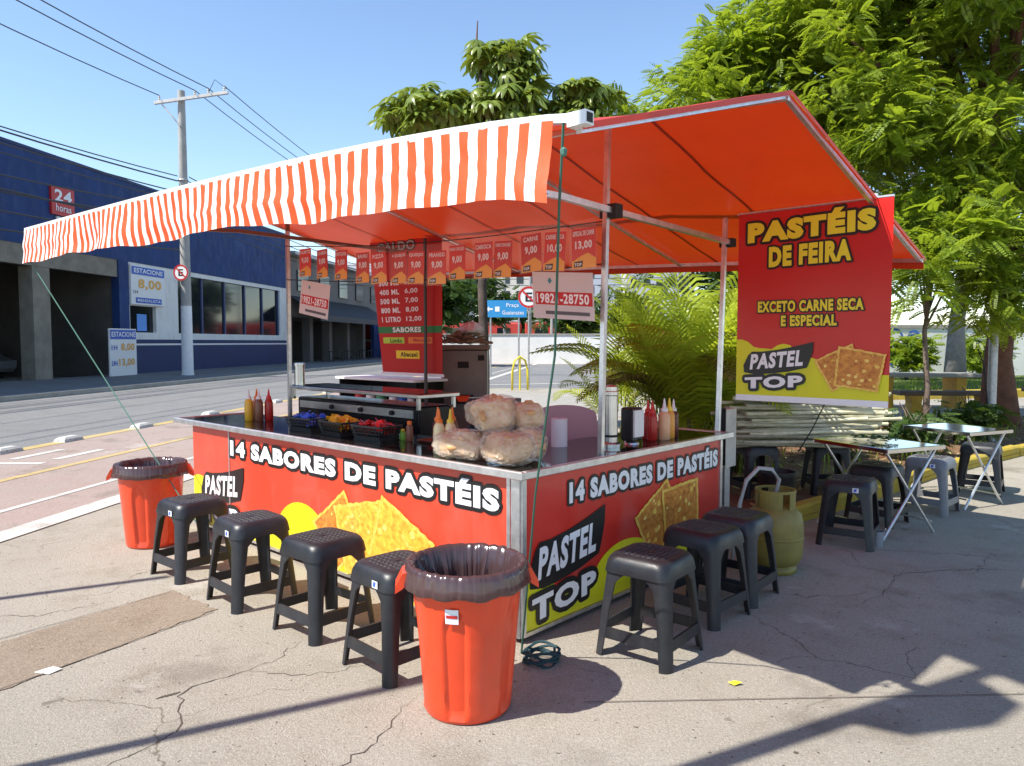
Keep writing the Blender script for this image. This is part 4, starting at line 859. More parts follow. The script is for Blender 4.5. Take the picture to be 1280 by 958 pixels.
# bags of bread dough pieces in clear film
m_bread = mat('bagged_bread', (.52, .26, .09), .6, col2=(.78, .52, .26), vs_=10, detail=5, bump=.6, bs=16)
m_film = mat('milky_film', (.78, .62, .46), .22, col2=(.90, .78, .64), vs_=9, detail=5, spec=.8, bump=.6, bs=24, coat=.9, alpha=.33)
def bag(u, v, z, a, b, c, seed, label, rz=0.0, tilt=0.0):
    t = thing('bread_bag', label, 'bag', at_c(u, v, z), UA + rz, 'bread bags'); r_ = random.Random(int(seed * 10))
    def blob(n, k, f, fold):
        rings = []
        for j in range(k + 1):
            th = math.pi * j / k; ring = []
            for i in range(n):
                ph = 2 * math.pi * i / n; d = Vector((math.sin(th) * math.cos(ph), math.sin(th) * math.sin(ph), math.cos(th)))
                p = Vector((math.copysign(abs(d.x) ** .62, d.x), math.copysign(abs(d.y) ** .62, d.y), math.copysign(abs(d.z) ** .75, d.z)))
                w = f * (1 + .22 * noise.noise(d * 1.3 + Vector((seed, 0, 0)))) + fold * (.5 - 2 * abs(noise.noise(d * 4.2 + Vector((seed, 3, 0))))) + fold * .5 * (.5 - 2 * abs(noise.noise(d * 7.5 + Vector((seed, 8, 1)))))
                if fold > .03 and d.y > .75: w += .5 * (d.y - .75) * (1 + .8 * noise.noise(d * 9))      # gathered mouth of the bag
                q = Vector((p.x * a * w, p.y * b * w, c + p.z * c * w)); q.z = max(q.z, .002 if fold > .03 else .006); ring.append(tuple(q))
            rings.append(ring)
        return MB().loft(rings)
    blob(96, 56, 1.0, .075).build('film', m_film, t, auto=38)
    inner = blob(32, 20, .84, .02)
    for i in range(30):
        d = Vector((r_.gauss(0, 1), r_.gauss(0, 1), r_.gauss(0.2, .8))).normalized(); ctr = Vector((d.x * a * .80, d.y * b * .80, max(.03, c + d.z * c * .78))); q = r_.uniform(.03, .045)
        mt = Matrix.Rotation(r_.uniform(0, 6), 3, 'X') @ Matrix.Rotation(r_.uniform(0, 6), 3, 'Z')
        inner.loft([[tuple(ctr + mt @ Vector((q * k * math.cos(g), q * .8 * k * math.sin(g), q * zz))) for g in [e * .785 for e in range(8)]] for k, zz in ((.35, -.4), (.9, -.25), (1, 0), (.85, .25), (.3, .4))])
    stuff(inner.build('bread_rolls', m_bread, t, smooth=True))
bag(.10, .50, 0, .10, .15, .08, 1.3, 'bread bag lying in front at the counter edge by the pale bottles', .2); bag(.12, .20, 0, .12, .14, .085, 4.1, 'bread bag lying at the counter corner', -.2); bag(.28, .20, 0, .11, .09, .09, 7.7, 'bread bag at the back of the heap above the shaded side', .5)
bag(.20, .36, .155, .13, .13, .095, 2.9, 'bread bag on top of the heap', .3); bag(.32, .25, .165, .09, .09, .07, 6.2, 'small bread bag on the heap behind the top one', -.3)
# side counter: paper roll, thermos dispenser, napkin holder
tr = thing('paper_roll', 'white paper towel roll standing on the counter behind the bread bags', 'paper roll', at_c(.82, .42)); MB().lathe([(.018, 0), (.05, 0), (.05, .17), (.018, .17), (.018, .0)], 20, caps=False).build('paper', mat('roll_paper', (.72, .68, .72), .8), tr, auto=40); MB().lathe([(.017, 0), (.0175, .168)], 12, caps=False).build('core', m_beige, tr)
th_ = thing('straw_dispenser', 'tall steel straw dispenser tube on the shaded side counter', 'dispenser', at_c(1.02, .18)); MB().lathe([(.06, 0), (.06, .02), (.042, .03), (.042, .31), (.046, .315), (.046, .335), (.042, .34), (.042, .365), (.02, .375)], 22).build('tube', steel, th_, auto=35); MB().lathe([(.043, .06), (.0435, .075)], 22, caps=False).build('band', rubber, th_)
nh = thing('napkin_holder', 'black and white napkin holder beside the steel tube', 'dispenser', at_c(1.20, .15), UA); MB().box(-.055, .055, -.045, .045, .025, .23, b=.008).build('case', black_plastic, nh); MB().box(-.05, .05, -.058, -.0455, .05, .215).build('napkins', white_pl, nh); MB().lathe([(.05, 0), (.045, .012), (.03, .024)], 16).build('foot', steel, nh)
# fryer behind the sunny counter
m_blackst = mat('blackened_steel', (.025, .025, .027), .22, .6, var=.3, vs_=4)
fr = thing('fryer', 'long black steel fryer with flat steel hood behind the sunny counter', 'fryer', S(0, 0), UA)
MB().box(.88, 1.20, 1.80, 3.45, .0, 1.02, b=.012).build('body', m_blackst, fr); MB().box(.83, 1.24, 1.74, 3.52, 1.085, 1.115, b=.005).build('hood', steel, fr); MB().box(.835, 1.235, 1.745, 3.515, 1.116, 1.122).build('hood_glass', m_ctop, fr)
for u, v in ((.86, 1.78), (.86, 3.48), (1.21, 1.78), (1.21, 3.48)): MB().box(u - .012, u + .012, v - .012, v + .012, 1.0, 1.084).build('hood_post', steel, fr)
MB().box(.868, .878, 1.85, 3.4, .93, .99).build('control_strip', steel, fr)
for v in (2.1, 2.5, 2.9): kb = MB().lathe([(.02, 0), (.018, .02), (.01, .022)], 12).build('knob', rubber, fr); kb.location = (.867, v, .96); kb.rotation_euler = (0, R(-90), 0)
sc = thing('steel_canister', 'polished steel canister on the fryer end by the far pole', 'canister', S(.90, 3.45, 1.1225)); MB().lathe([(.045, 0), (.045, .17), (.05, .172), (.05, .19), (.03, .195)], 18).build('body', steel, sc, auto=35)
tg = thing('serving_tray', 'dark tray lying on the counter near the pepper bottle', 'tray', at_c(.45, 1.1), UA); MB().loft([rr(-.09, .09, -.13, .13, .02, z, i) for z, i in ((0, .015), (.012, 0), (.012, .006), (.004, .02))]).build('tray', mat('tray_brown', (.12, .05, .03), .3), tg)
# serving cart under the drinks banner
ct = thing('serving_cart', 'small white topped serving cart below the drinks banner', 'cart', S(2.25, 3.25, 0), UA)
MB().box(-.2, .25, .0, 1.35, 1.10, 1.125).build('top', white_pl, ct); MB().box(-.16, .21, .02, .05, .3, 1.099).box(-.16, .21, 1.3, 1.33, .3, 1.099).box(.2, .21, .051, 1.299, .3, 1.099).build('side', m_blackst, ct); MB().box(-.17, .199, .052, 1.298, .80, .82).build('shelf', steel, ct)
for u in (-.15, .18):
    for v in (.05, 1.28): MB().box(u, u + .03, v, v + .03, 0, .299).build('leg', rubber, ct)
for k, (v, m_) in enumerate(((.2, white_pl), (.34, blue_s), (.5, white_pl), (.72, mat('green_pack', (.05, .3, .12), .4)), (.9, white_pl), (1.1, m_sred))): tag(MB().lathe([(.05, 0), (.055, .02), (.055, .12), (.045, .13)], 14, S(2.2, 3.25 + v, .8205)).build('cup_stack', m_), ('%s tub on the shelf of the serving cart' % ['white', 'blue', 'white middle', 'green', 'white far', 'red'][k]), 'tub')
# juice press with cane waste on top and steel jugs before it
jm = thing('cane_press', 'tall grey steel sugar cane press cabinet with cane waste heaped on top', 'machine', (-.52, 8.3, 0)); m_jm = mat('taupe_steel', (.20, .17, .15), .45, .4, var=.15, vs_=3)
MB().box(-.25, .25, -.22, .22, .25, 1.42, b=.015).build('cabinet', m_jm, jm); MB().box(-.27, .27, -.24, .24, 1.421, 1.47).build('top_tray', m_beige, jm)
for x in (-.2, .2):
    for y in (-.17, .17): MB().box(x - .02, x + .02, y - .02, y + .02, 0, .249).build('leg', steel, jm)
MB().box(-.07, .05, -.226, -.2205, 1.22, 1.29).box(.15, .22, -.226, -.2205, 1.3, 1.36).build('vent', rubber, jm); MB().box(-.13, .10, -.23, -.2205, .83, .93).build('feed_slot', rubber, jm); MB().loft([[(-.10, -.24, .92), (.07, -.24, .92), (.03, -.3, .86), (-.06, -.3, .86)], [(-.10, -.232, .92), (.07, -.232, .92), (.03, -.292, .855), (-.06, -.292, .855)]]).build('chute', steel, jm)
wst = MB()
for k in range(130):
    a = rnd.uniform(0, 6.28); q = rnd.random() ** .6 * .26; z = 1.475 + (.17 * (1 - q / .30)) * rnd.random() + .01; l = rnd.uniform(.05, .12); dd = rnd.uniform(0, 6.28); x, y = q * math.cos(a), q * math.sin(a) * .85
    wst.tube([(x - l * math.cos(dd), y - l * math.sin(dd) * .7, z), (x, y, z + .012), (x + l * math.cos(dd), y + l * math.sin(dd) * .7, z + rnd.uniform(-.01, .03))], [.008, .014, .007], 4)
o = tag(stuff(wst.build('cane_waste', mat('cane_fibre', (.26, .20, .13), .85, island=.5))), 'heap of crushed brown cane fibre on the press cabinet', 'cane waste'); o.location = (-.52, 8.3, 0); o['kind'] = 'stuff'
o = tag(MB().loft([[(.13 * k * math.cos(a) * (1 + .25 * math.sin(3 * a)), .1 * k * math.sin(a), z + .015 * math.sin(5 * a)) for a in [i * math.pi / 9 for i in range(18)]] for k, z in ((1, 1.62), (.8, 1.66), (.45, 1.70), (.1, 1.72))]).build('white_bag', white_pl, smooth=True), 'crumpled white plastic bag on top of the cane waste', 'bag'); o.location = (-.45, 8.25, 0)
for k, (u, v) in enumerate(((1.72, 2.05), (1.80, 1.92), (1.90, 1.78), (1.66, 1.86))):
    j = thing('steel_jug', 'polished steel juice jug standing before the cane press', 'jug', S(u, v, .78), 0, 'steel jugs'); MB().lathe([(.06, 0), (.062, .01), (.062, .24), (.066, .25), (.06, .252), (.058, .02)], 18).build('body', steel, j, auto=35); MB().tube([(.062, 0, .05), (.10, 0, .07), (.105, 0, .17), (.062, 0, .2)], .007, 6).build('handle', steel, j)
jt = thing('jug_table', 'low dark work table inside the stall under the steel jugs', 'table', S(1.78, 1.92, 0), UA); MB().box(-.25, .25, -.35, .35, .75, .779).build('tabletop', m_blackst, jt)
for x in (-.2, .2):
    for y in (-.3, .3): MB().box(x - .02, x + .02, y - .02, y + .02, 0, .749).build('leg', steel, jt)
# pink chair inside
m_pink = mat('pink_plastic', (.50, .27, .30), .45)
pk = thing('pink_chair', 'dusty pink plastic armchair inside the stall behind the side counter', 'chair', S(1.5, .85, 0), UA + R(120)); pk.scale = (1.1, 1.1, 1.24)
MB().box(-.24, .24, -.22, .24, .40, .44, b=.015).build('seat', m_pink, pk); MB().loft([[(.22 * math.cos(R(a)) * (1 if z < .8 else .85), .24 + .05 * (z - .4) + .02, z + (.05 * math.sin(R(a)) if z > .8 else 0)) for a in range(0, 181, 15)] for z in (.44, .6, .82)], closed=False).build('backrest', m_pink, pk, smooth=True)
for s in (-1, 1): MB().box(s * .25 - .03, s * .25 + .03, -.24, .24, .64, .675, b=.01).build('armrest', m_pink, pk)
for sx in (-.22, .22):
    for sy in (-.2, .22): MB().tube([(sx * 1.15, sy * 1.1, 0), (sx, sy, .40), (sx * 1.12, sy, .64)], [.018, .024, .02], 8).build('leg', m_pink, pk)
# pale board box at the shaded end
bb = thing('switch_board', 'pale weathered wooden board box fixed beyond the side counter end', 'box', S(2.30, .05, 0), UA); MB().box(-.07, .09, -.02, .06, .60, 1.02).build('board', mat('pale_board', (.50, .47, .40), .8, var=.15, vs_=8), bb); MB().box(-.04, .04, .0, .05, 0, .599).build('post', alum, bb); MB().box(-.08, -.071, -.02, .06, .62, 1.03).build('edge', black_p, bb)

# ================================================================ gas cylinder
m_gas = mat('olive_yellow_paint', (.22, .18, .04), .55, var=.18, vs_=6, bump=.1)
gc = thing('gas_cylinder', 'squat olive yellow gas cylinder with grey hose by the shaded panel end', 'gas cylinder', (1.73, 4.84, 0), R(20))
MB().lathe([(.13, 0), (.14, .0), (.14, .04), (.12, .045), (.15, .06), (.172, .10), (.178, .14), (.180, .20), (.1805, .27), (.177, .33), (.165, .385), (.13, .42), (.08, .435)], 32).build('body', m_gas, gc, smooth=True); MB().lathe([(.179, .224), (.1835, .228), (.1835, .238), (.179, .242)], 32, caps=False).build('weld_seam', m_gas, gc, smooth=True)
mb = MB()
for a0 in range(0, 360, 12):
    if a0 % 90 >= 72: continue
    a, b = R(a0), R(a0 + 12)
    mb.loft([[(.125 * math.cos(t), .125 * math.sin(t), .40), (.128 * math.cos(t), .128 * math.sin(t), .53), (.122 * math.cos(t), .122 * math.sin(t), .53), (.119 * math.cos(t), .119 * math.sin(t), .40)] for t in (a, b)])
mb.lathe([(.119, .525), (.13, .525), (.13, .54), (.119, .54), (.119, .525)], 32, caps=False); mb.build('collar', m_gas, gc)
MB().lathe([(.025, .43), (.025, .48), (.04, .485), (.04, .51), (.015, .515)], 12).build('valve', alum, gc)
MB().tube([(0, 0, .50), (.02, -.01, .60), (-.03, 0, .67), (-.12, .02, .68), (-.20, .04, .60), (-.23, .06, .45), (-.25, .08, .25), (-.26, .1, .02)], .014, 8).build('hose', mat('grey_hose', (.38, .38, .38), .5), gc, smooth=True)

# ================================================================ folding steel tables
m_ttop = mat('mirror_steel', (.66, .66, .66), .1, 1.0, var=.05)
def ftable(c0, c1, c2, label):
    A, B, C_ = Vector(c0), Vector(c1), Vector(c2); ctr = (A + C_) / 2; ex = (B - A); ey = (C_ - B); rz = math.atan2(ex.y, ex.x); w = ex.length / 2; d = max(.3, ey.length / 2)
    t = thing('folding_table', label, 'table', (ctr.x, ctr.y, 0), rz, 'folding steel tables')
    MB().loft([rr(-w, w, -d, d, .02, z, i) for z, i in ((.672, 0), (.70, 0), (.704, .006), (.70, .02))]).build('tabletop', m_ttop, t)
    for s in (-1, 1):
        x = s * (w - .05)
        MB().tube([(x, -d + .02, 0.0), (x, d - .06, .67)], .011, 8).build('leg', alu, t); MB().tube([(x - s * .025, d - .02, 0.0), (x - s * .025, -d + .06, .67)], .011, 8).build('leg', alu, t)
    MB().tube([(-w + .05, -d + .05, .09), (w - .05, -d + .05, .09)], .008, 6).build('crossbar', alu, t); MB().tube([(-w + .075, d - .05, .09), (w - .075, d - .05, .09)], .008, 6).build('crossbar', alu, t)
    return t
ftable((2.555, 6.073), (2.854, 5.403), (3.325, 5.832), 'folding steel table beside the sugar cane pile'); ftable((3.844, 7.131), (4.125, 6.502), (4.521, 6.802), 'folding steel table next to the yellow kerb and the steel post')
hb = np.random.default_rng(3); hm_ = MB()
for k in range(70):
    a = hb.random() * 6.28; q = hb.random() ** .7 * .15; x, y, z = q * math.cos(a) * 1.3, q * math.sin(a), .008 + .03 * hb.random(); d = hb.random() * 6.28; l = .03
    hm_.add([(x - l * math.cos(d), y - l * math.sin(d), z), (x + .012 * math.sin(d), y - .012 * math.cos(d), z + .012), (x + l * math.cos(d), y + l * math.sin(d), z + .005), (x - .012 * math.sin(d), y + .012 * math.cos(d), z + .012)], [(0, 1, 2, 3)])
o = tag(stuff(hm_.build('green_leaves', mat('herb_leaf', (.03, .12, .03), .4, island=.5))), 'loose heap of green leaves on the steel table beside the canes', 'leaves'); o.location = (2.92, 5.98, .705)
cupm = mat('steel_grey_cup', (.3, .32, .35), .4, .3); o = tag(MB().lathe([(.035, 0), (.045, .11), (.042, .11), (.033, .005)], 14).build('cup', cupm), 'small grey cup on the ground by the crossed table legs', 'cup'); o.location = (2.70, 5.42, 0)

# ================================================================ sugar cane pile
m_cane = mat('pale_cane', (.36, .34, .21), .5, col2=(.60, .57, .40), vs_=7, bump=.15, orand=.38, dirt=.3); cane_meshes = []
for k in range(4):
    mb = MB(); P = []; rs_ = []; n = 9
    for i in range(n * 3 + 1):
        x = -.72 + 1.44 * i / (n * 3); P.append((x, .008 * math.sin(i * .14 + k), .006 * math.sin(i * .12 + 2 * k))); rs_.append(.0195 if i % 3 == 0 else .0165)
    mb.tube(P, rs_, 8); me = mb.build('sugar_cane', m_cane, auto=50).data; cane_meshes.append(me)
for o in [o for o in bpy.data.objects if o.name.startswith('sugar_cane')]: bpy.data.objects.remove(o)
ci = 0
for row in range(13):
    for col_ in range(6 if row < 10 else 4):
        o = link('sugar_cane', cane_meshes[ci % 4]); ci += 1
        o.location = (2.72 + rnd.uniform(-.16, .16) + .01 * row, 6.82 + col_ * .072 + rnd.uniform(-.015, .015) + .012 * row, .545 + row * .037 + rnd.uniform(-.008, .008)); o.rotation_euler = (rnd.uniform(0, 6.28), rnd.uniform(-.035, .035), R(4) + rnd.uniform(-.11, .11)); o.scale = (rnd.uniform(.85, 1.05), 1, 1)
        tag(o, 'pale green sugar cane stalk stacked in the pile on dark stools', 'sugar cane', 'sugar canes in the pile')
tag(MB().tube([(2.62, 6.76, .50), (2.72, 6.72, .70), (2.86, 6.74, .98), (2.9, 7.0, 1.06), (2.88, 7.3, 1.0)], .006, 5).build('binding_cord', rubber), 'black cord tied over the sugar cane pile', 'cord')

# ================================================================ plants
m_leafA = mat('acacia_leaf', (.11, .175, .015), .45, col2=(.225, .285, .03), vs_=.7, island=.5, transl=(.42, .54, .03), trans_f=.45)
m_leafB = mat('deep_leaf', (.03, .07, .014), .5, col2=(.075, .12, .022), vs_=.8, island=.4, transl=(.10, .18, .02), trans_f=.3)
m_umb = mat('umbrella_leaf', (.13, .20, .03), .35, col2=(.25, .31, .055), vs_=1.2, island=.35, transl=(.3, .38, .04), trans_f=.32, spec=.6)
m_palm = mat('palm_leaf', (.24, .31, .015), .4, col2=(.40, .44, .04), vs_=1.5, island=.4, transl=(.55, .62, .04), trans_f=.45)
m_palmd = mat('dry_palm_leaf', (.24, .19, .08), .6, island=.3, transl=(.3, .22, .06), trans_f=.3)
m_bark = mat('grey_brown_bark', (.15, .11, .085), .9, var=.35, vs_=7, bump=.7, bs=25); m_bark2 = mat('red_brown_bark', (.16, .075, .05), .9, var=.3, vs_=5, bump=.7, bs=22); m_barkg = mat('pale_grey_bark', (.25, .24, .23), .9, var=.2, vs_=5, bump=.6, bs=25)
rng = np.random.default_rng(5)
def np_mesh(name, V, F, m, parent=None, smooth=False):
    me = bpy.data.meshes.new(name); nv, nf = len(V), len(F); k = F.shape[1]
    me.vertices.add(nv); me.vertices.foreach_set('co', V.astype(np.float32).ravel()); me.loops.add(nf * k); me.loops.foreach_set('vertex_index', F.astype(np.int32).ravel())
    me.polygons.add(nf); me.polygons.foreach_set('loop_start', np.arange(0, nf * k, k, dtype=np.int32)); me.update(calc_edges=True); me.materials.append(m)
    return link(name, me, parent)
def pinnate(L=.34, pairs=9, ll=.085, lw=.026, droop=.12):
    V = []; F = []
    for i in range(pairs * 2 + 1):
        k = i // 2; s = 1 if i % 2 == 0 else -1; x = L * (k + 1) / (pairs + 1); z = -droop * (x / L) ** 2
        f = .65 + .35 * math.sin(math.pi * (k + .8) / (pairs + .6)); d = Vector((.45, s, -.22)).normalized() if i < pairs * 2 else Vector((1, 0, -.3)).normalized()
        n = Vector((-d.y, d.x, 0)).normalized() * lw * f; p = Vector((x, 0, z)); q = p + d * ll * f; mid = p + d * ll * f * .45 + Vector((0, 0, .004)); o = len(V)
        V += [tuple(p), tuple(mid + n), tuple(q), tuple(mid - n)]; F.append((o, o + 1, o + 2, o + 3))
    return np.array(V), np.array(F)
def scatter(tv, tf, pos, yaw, pitch, roll, sc):
    cy, sy, cp, sp_, cr, sr = np.cos(yaw), np.sin(yaw), np.cos(pitch), np.sin(pitch), np.cos(roll), np.sin(roll)
    Rm = np.empty((len(pos), 3, 3)); Rm[:, 0, 0] = cy * cp; Rm[:, 0, 1] = cy * sp_ * sr - sy * cr; Rm[:, 0, 2] = cy * sp_ * cr + sy * sr; Rm[:, 1, 0] = sy * cp; Rm[:, 1, 1] = sy * sp_ * sr + cy * cr; Rm[:, 1, 2] = sy * sp_ * cr - cy * sr; Rm[:, 2, 0] = -sp_; Rm[:, 2, 1] = cp * sr; Rm[:, 2, 2] = cp * cr
    V = np.einsum('nij,kj->nki', Rm, tv) * sc[:, None, None] + pos[:, None, :]; F = tf[None] + (np.arange(len(pos)) * len(tv))[:, None, None]
    return V.reshape(-1, 3), F.reshape(-1, tf.shape[1])
def clumps(blobs, n, rmin, rmax, flat=.7):
    """clump centres spread through a few ellipsoids, biased to the outside"""
    w = np.array([b[3] * b[4] * b[5] for b in blobs]) ** .7; w /= w.sum(); out = []
    for k in rng.choice(len(blobs), n, p=w):
        b = blobs[k]; d = rng.normal(size=3); d /= np.linalg.norm(d); q = rng.random() ** .38
        out.append((*(np.array(b[:3]) + d * q * np.array(b[3:6])), rng.uniform(rmin, rmax)))
    return np.array(out)
def tree(name, label, cat, base, trunk, tr_, blobs, ncl, nleaf, rmin, rmax, leafm, barkm, tv, tf, group=None, size=(.8, 1.25), limbs=10, zmin=1.2):
    t = thing(name, label, cat, base, 0, group); B = Vector(base)
    P = [Vector(p) for p in trunk]; n = len(P); MB().tube(P, [tr_ * (1.25 if i == 0 else 1 - .55 * i / (n - 1)) for i in range(n)], 12).build('trunk', barkm, t, smooth=True)
    cl = clumps(blobs, ncl, rmin, rmax); cl[:, 0] -= B.x; cl[:, 1] -= B.y; cl = cl[cl[:, 2] > zmin]
    idx = rng.choice(len(cl), min(limbs, len(cl)), replace=False); top = P[-1]
    for i in idx:
        c = Vector(cl[i, :3]); s = P[max(1, n - 2)].lerp(top, rng.random()); m1 = s.lerp(c, .45) + Vector((rng.normal() * .12, rng.normal() * .12, .25 + .15 * rng.random()))
        MB().tube([s, s.lerp(m1, .5) + Vector((0, 0, .05)), m1, m1.lerp(c, .6), c], [tr_ * .36, tr_ * .28, tr_ * .2, tr_ * .12, .01], 7).build('limb', barkm, t, smooth=True)
    k = rng.choice(len(cl), nleaf); d = rng.normal(size=(nleaf, 3)); d /= np.linalg.norm(d, axis=1)[:, None]; q = rng.random(nleaf) ** .45
    pos = cl[k, :3] + d * (q * cl[k, 3])[:, None] * np.array([1, 1, .62]); yaw = np.arctan2(d[:, 1], d[:, 0]) + rng.normal(size=nleaf) * .7
    V, F = scatter(tv, tf, pos, yaw, rng.normal(.08, .42, nleaf), rng.normal(0, .45, nleaf), rng.uniform(*size, nleaf))
    V[:, 2] = np.maximum(V[:, 2], .06)
    stuff(np_mesh('crown', V, F, leafm, t)); return t
pv, pfc = pinnate()
# the big tree over the right-hand tables and its neighbours
tree('acacia_tree', 'big feathery tree with red brown trunk behind the farther steel table', 'tree', (8.56, 13.0, 0), [(0, 0, 0), (-.04, .05, 1.2), (.05, 0, 2.6), (-.3, -.1, 4.2)], .27,
     [(7.6, 12.0, 6.6, 3.4, 2.6, 2.6), (10.2, 12.5, 6.0, 3.4, 2.6, 3.2), (5.6, 11.6, 5.6, 1.9, 1.8, 1.6), (7.4, 10.9, 3.3, 2.0, 1.0, 1.0), (9.6, 11.2, 3.2, 1.9, 1.2, 1.1), (7.0, 10.6, 2.5, 1.1, .6, .45), (8.9, 10.8, 2.6, .9, .6, .45), (6.4, 11.5, 8.2, 2.4, 2, 1.4), (6.2, 11.0, 4.4, 1.5, 1.0, 1.0), (7.6, 10.6, 2.2, 1.5, .5, .5), (9.6, 11, 2.2, 1.3, .6, .5), (6.9, 10.4, 2.0, 1.0, .4, .32), (8.7, 10.9, 2.0, 1.0, .5, .35)], 450, 28000, .3, .62, m_leafA, m_bark2, pv, pfc, 'park trees', (.5, .95), limbs=30)
tree('acacia_tree', 'feathery tree whose crown reaches over the canopy ridge behind the palm', 'tree', (5.1, 14.6, 0), [(0, 0, 0), (.05, 0, 1.6), (-.1, .1, 3.2), (-.5, 0, 4.6)], .2,
     [(3.6, 13.2, 5.3, 2.0, 1.6, 1.2), (5.2, 13.5, 6.0, 2.0, 1.8, 1.6), (5.4, 13.6, 3.6, 2.0, 1.5, 1.2), (2.4, 13.3, 4.9, 1.3, 1.2, .8), (4.2, 13.3, 6.6, 1.3, 1.2, .7), (1.7, 13.2, 5.4, .9, .7, .5)], 205, 12500, .3, .58, m_leafA, m_bark, pv, pfc, 'park trees', (.5, .95), limbs=16)
tree('young_tree', 'slim young tree with low drooping leaves beside the hanging banner', 'tree', (5.9, 10.6, .05), [(0, 0, 0), (.03, 0, .8), (-.02, .03, 1.6), (.05, 0, 2.3)], .05,
     [(5.6, 10.2, 2.6, .9, .7, .7), (6.5, 10.3, 2.9, .9, .7, .6), (5.3, 10.0, 1.9, .4, .4, .35)], 30, 620, .25, .5, m_leafA, m_bark, pv, pfc, 'park trees', (.8, 1.2), 8, .9)
tree('shade_tree', 'thick pale grey trunked tree standing on the far lawn', 'tree', (14.6, 24.5, 0), [(0, 0, 0), (.0, 0, 2.0), (.2, 0, 4.2), (0, 0, 6)], .30,
     [(13.0, 23.0, 7.5, 4.5, 3, 3), (17.5, 23, 7, 4, 3, 3.4), (8.5, 22, 8.0, 3.5, 3, 2.4), (12, 22, 11, 5, 3, 2)], 120, 4200, .7, 1.3, m_leafB, m_barkg, pv, pfc, 'park trees', (1.3, 2.0), 12)
tree('background_tree', 'dark leafy tree filling the gap behind the palm clump', 'tree', (3.4, 11.6, .05), [(0, 0, 0), (0, 0, .8), (.1, 0, 1.7)], .09,
     [(2.9, 11.2, 1.6, 1.3, .7, 1.0), (4.2, 11.4, 1.7, 1.0, .7, 1.0), (3.6, 11.3, 2.6, 1.3, .7, .7)], 45, 1500, .3, .55, m_leafB, m_bark, pv, pfc, 'park trees', (.8, 1.2), 8, .3)
for x, y, lab in ((15.5, 29.2, 'rounded bush against the white graffiti wall near the grey trunk'), (19.0, 30.0, 'rounded bush against the white wall beyond the benches'), (11.6, 28.0, 'rounded bush against the near end of the white graffiti wall')):
    tree('wall_bush', lab, 'shrub', (x, y, .03), [(0, 0, 0), (0, 0, .5), (.1, 0, 1.0)], .06, [(x, y, 1.1, 1.1, .6, .8)], 26, 420, .3, .5, m_leafA, m_bark, *pinnate(.4, 5, .16, .06, .1), 'wall bushes', limbs=5, zmin=.2)
for k, (x, y, lab) in enumerate(((3.9, 9.3, 'low leafy shrub on the red soil behind the cane pile'), (5.0, 9.3, 'low leafy shrub on the red soil behind the first steel table'), (6.6, 10.7, 'low leafy shrub near the steel post'), (2.6, 9.8, 'dense shrub in the bed behind the stall end'))):
    t = tree('leafy_shrub', lab, 'shrub', (x, y, .05), [(0, 0, 0), (.02, 0, .25), (0, .02, .45)], .025, [(x, y, .35 if k < 3 else .7, .35, .3, .28 if k < 3 else .6)], 14, 190 if k < 3 else 420, .14, .25, m_leafB, m_bark, *pinnate(.2, 5, .07, .03, .06), 'bed shrubs', limbs=4, zmin=.1)

# umbrella tree: every whorl of drooping leaflets is a part
def whorl_mesh(seed):
    r = random.Random(seed); V = []; F = []; n = r.randint(9, 12)
    for i in range(n):
        a = 2 * math.pi * i / n + r.uniform(-.15, .15); L = r.uniform(.24, .32); w = .036; dr = r.uniform(.75, 1.15); o = len(V); ca, sa = math.cos(a), math.sin(a)
        for j in range(6):
            t = j / 5; rad = .03 + L * (math.sin(t * dr * 1.25) / (dr * 1.25)); z = -L * (1 - math.cos(t * dr * 1.25)) / (dr * 1.25) * 1.1 - .02 * t; ww = w * math.sin(math.pi * min(.97, .08 + t * .92)) ** .7 + .003
            for s in (-1, 0, 1): V.append((rad * ca - s * ww * sa, rad * sa + s * ww * ca, z - (.012 if s else 0)))
        F += [(o + 3 * j + s, o + 3 * j + s + 1, o + 3 * j + s + 4, o + 3 * j + s + 3) for j in range(5) for s in (0, 1)]
    V += [(-.004, 0, 0), (.004, 0, 0), (.004, 0, -.16), (-.004, 0, -.16)]; F.append((len(V) - 4, len(V) - 3, len(V) - 2, len(V) - 1))
    me = bpy.data.meshes.new('leaf_whorl'); me.from_pydata(V, [], F); me.materials.append(m_umb); me.shade_smooth(); return me
wm = [whorl_mesh(i) for i in range(5)]
ut = thing('umbrella_tree', 'umbrella tree with drooping leaf whorls rising behind the striped valance', 'tree', (-.46, 12.0, 0)); UX = -.46
MB().tube([(0, 0, 0), (.02, 0, 1.2), (-.02, 0, 2.4), (.1, .1, 3.6), (0, 0, 4.8), (-.05, 0, 5.9)], [.10, .08, .075, .065, .05, .03], 12).build('trunk', mat('dark_bark', (.07, .05, .04), .9, var=.35, vs_=7, bump=.7, bs=25), ut, smooth=True)
ubl = [(-1.30, 11.9, 5.12, .78, .6, .40, 84), (-.2, 11.9, 5.15, .80, .6, .42, 80), (-.12, 12, 6.02, .55, .45, .34, 48), (.1, 11.9, 5.6, .4, .4, .22, 18), (.95, 12.1, 5.15, .65, .45, .30, 42), (1.2, 12.2, 5.55, .55, .3, .14, 22)]
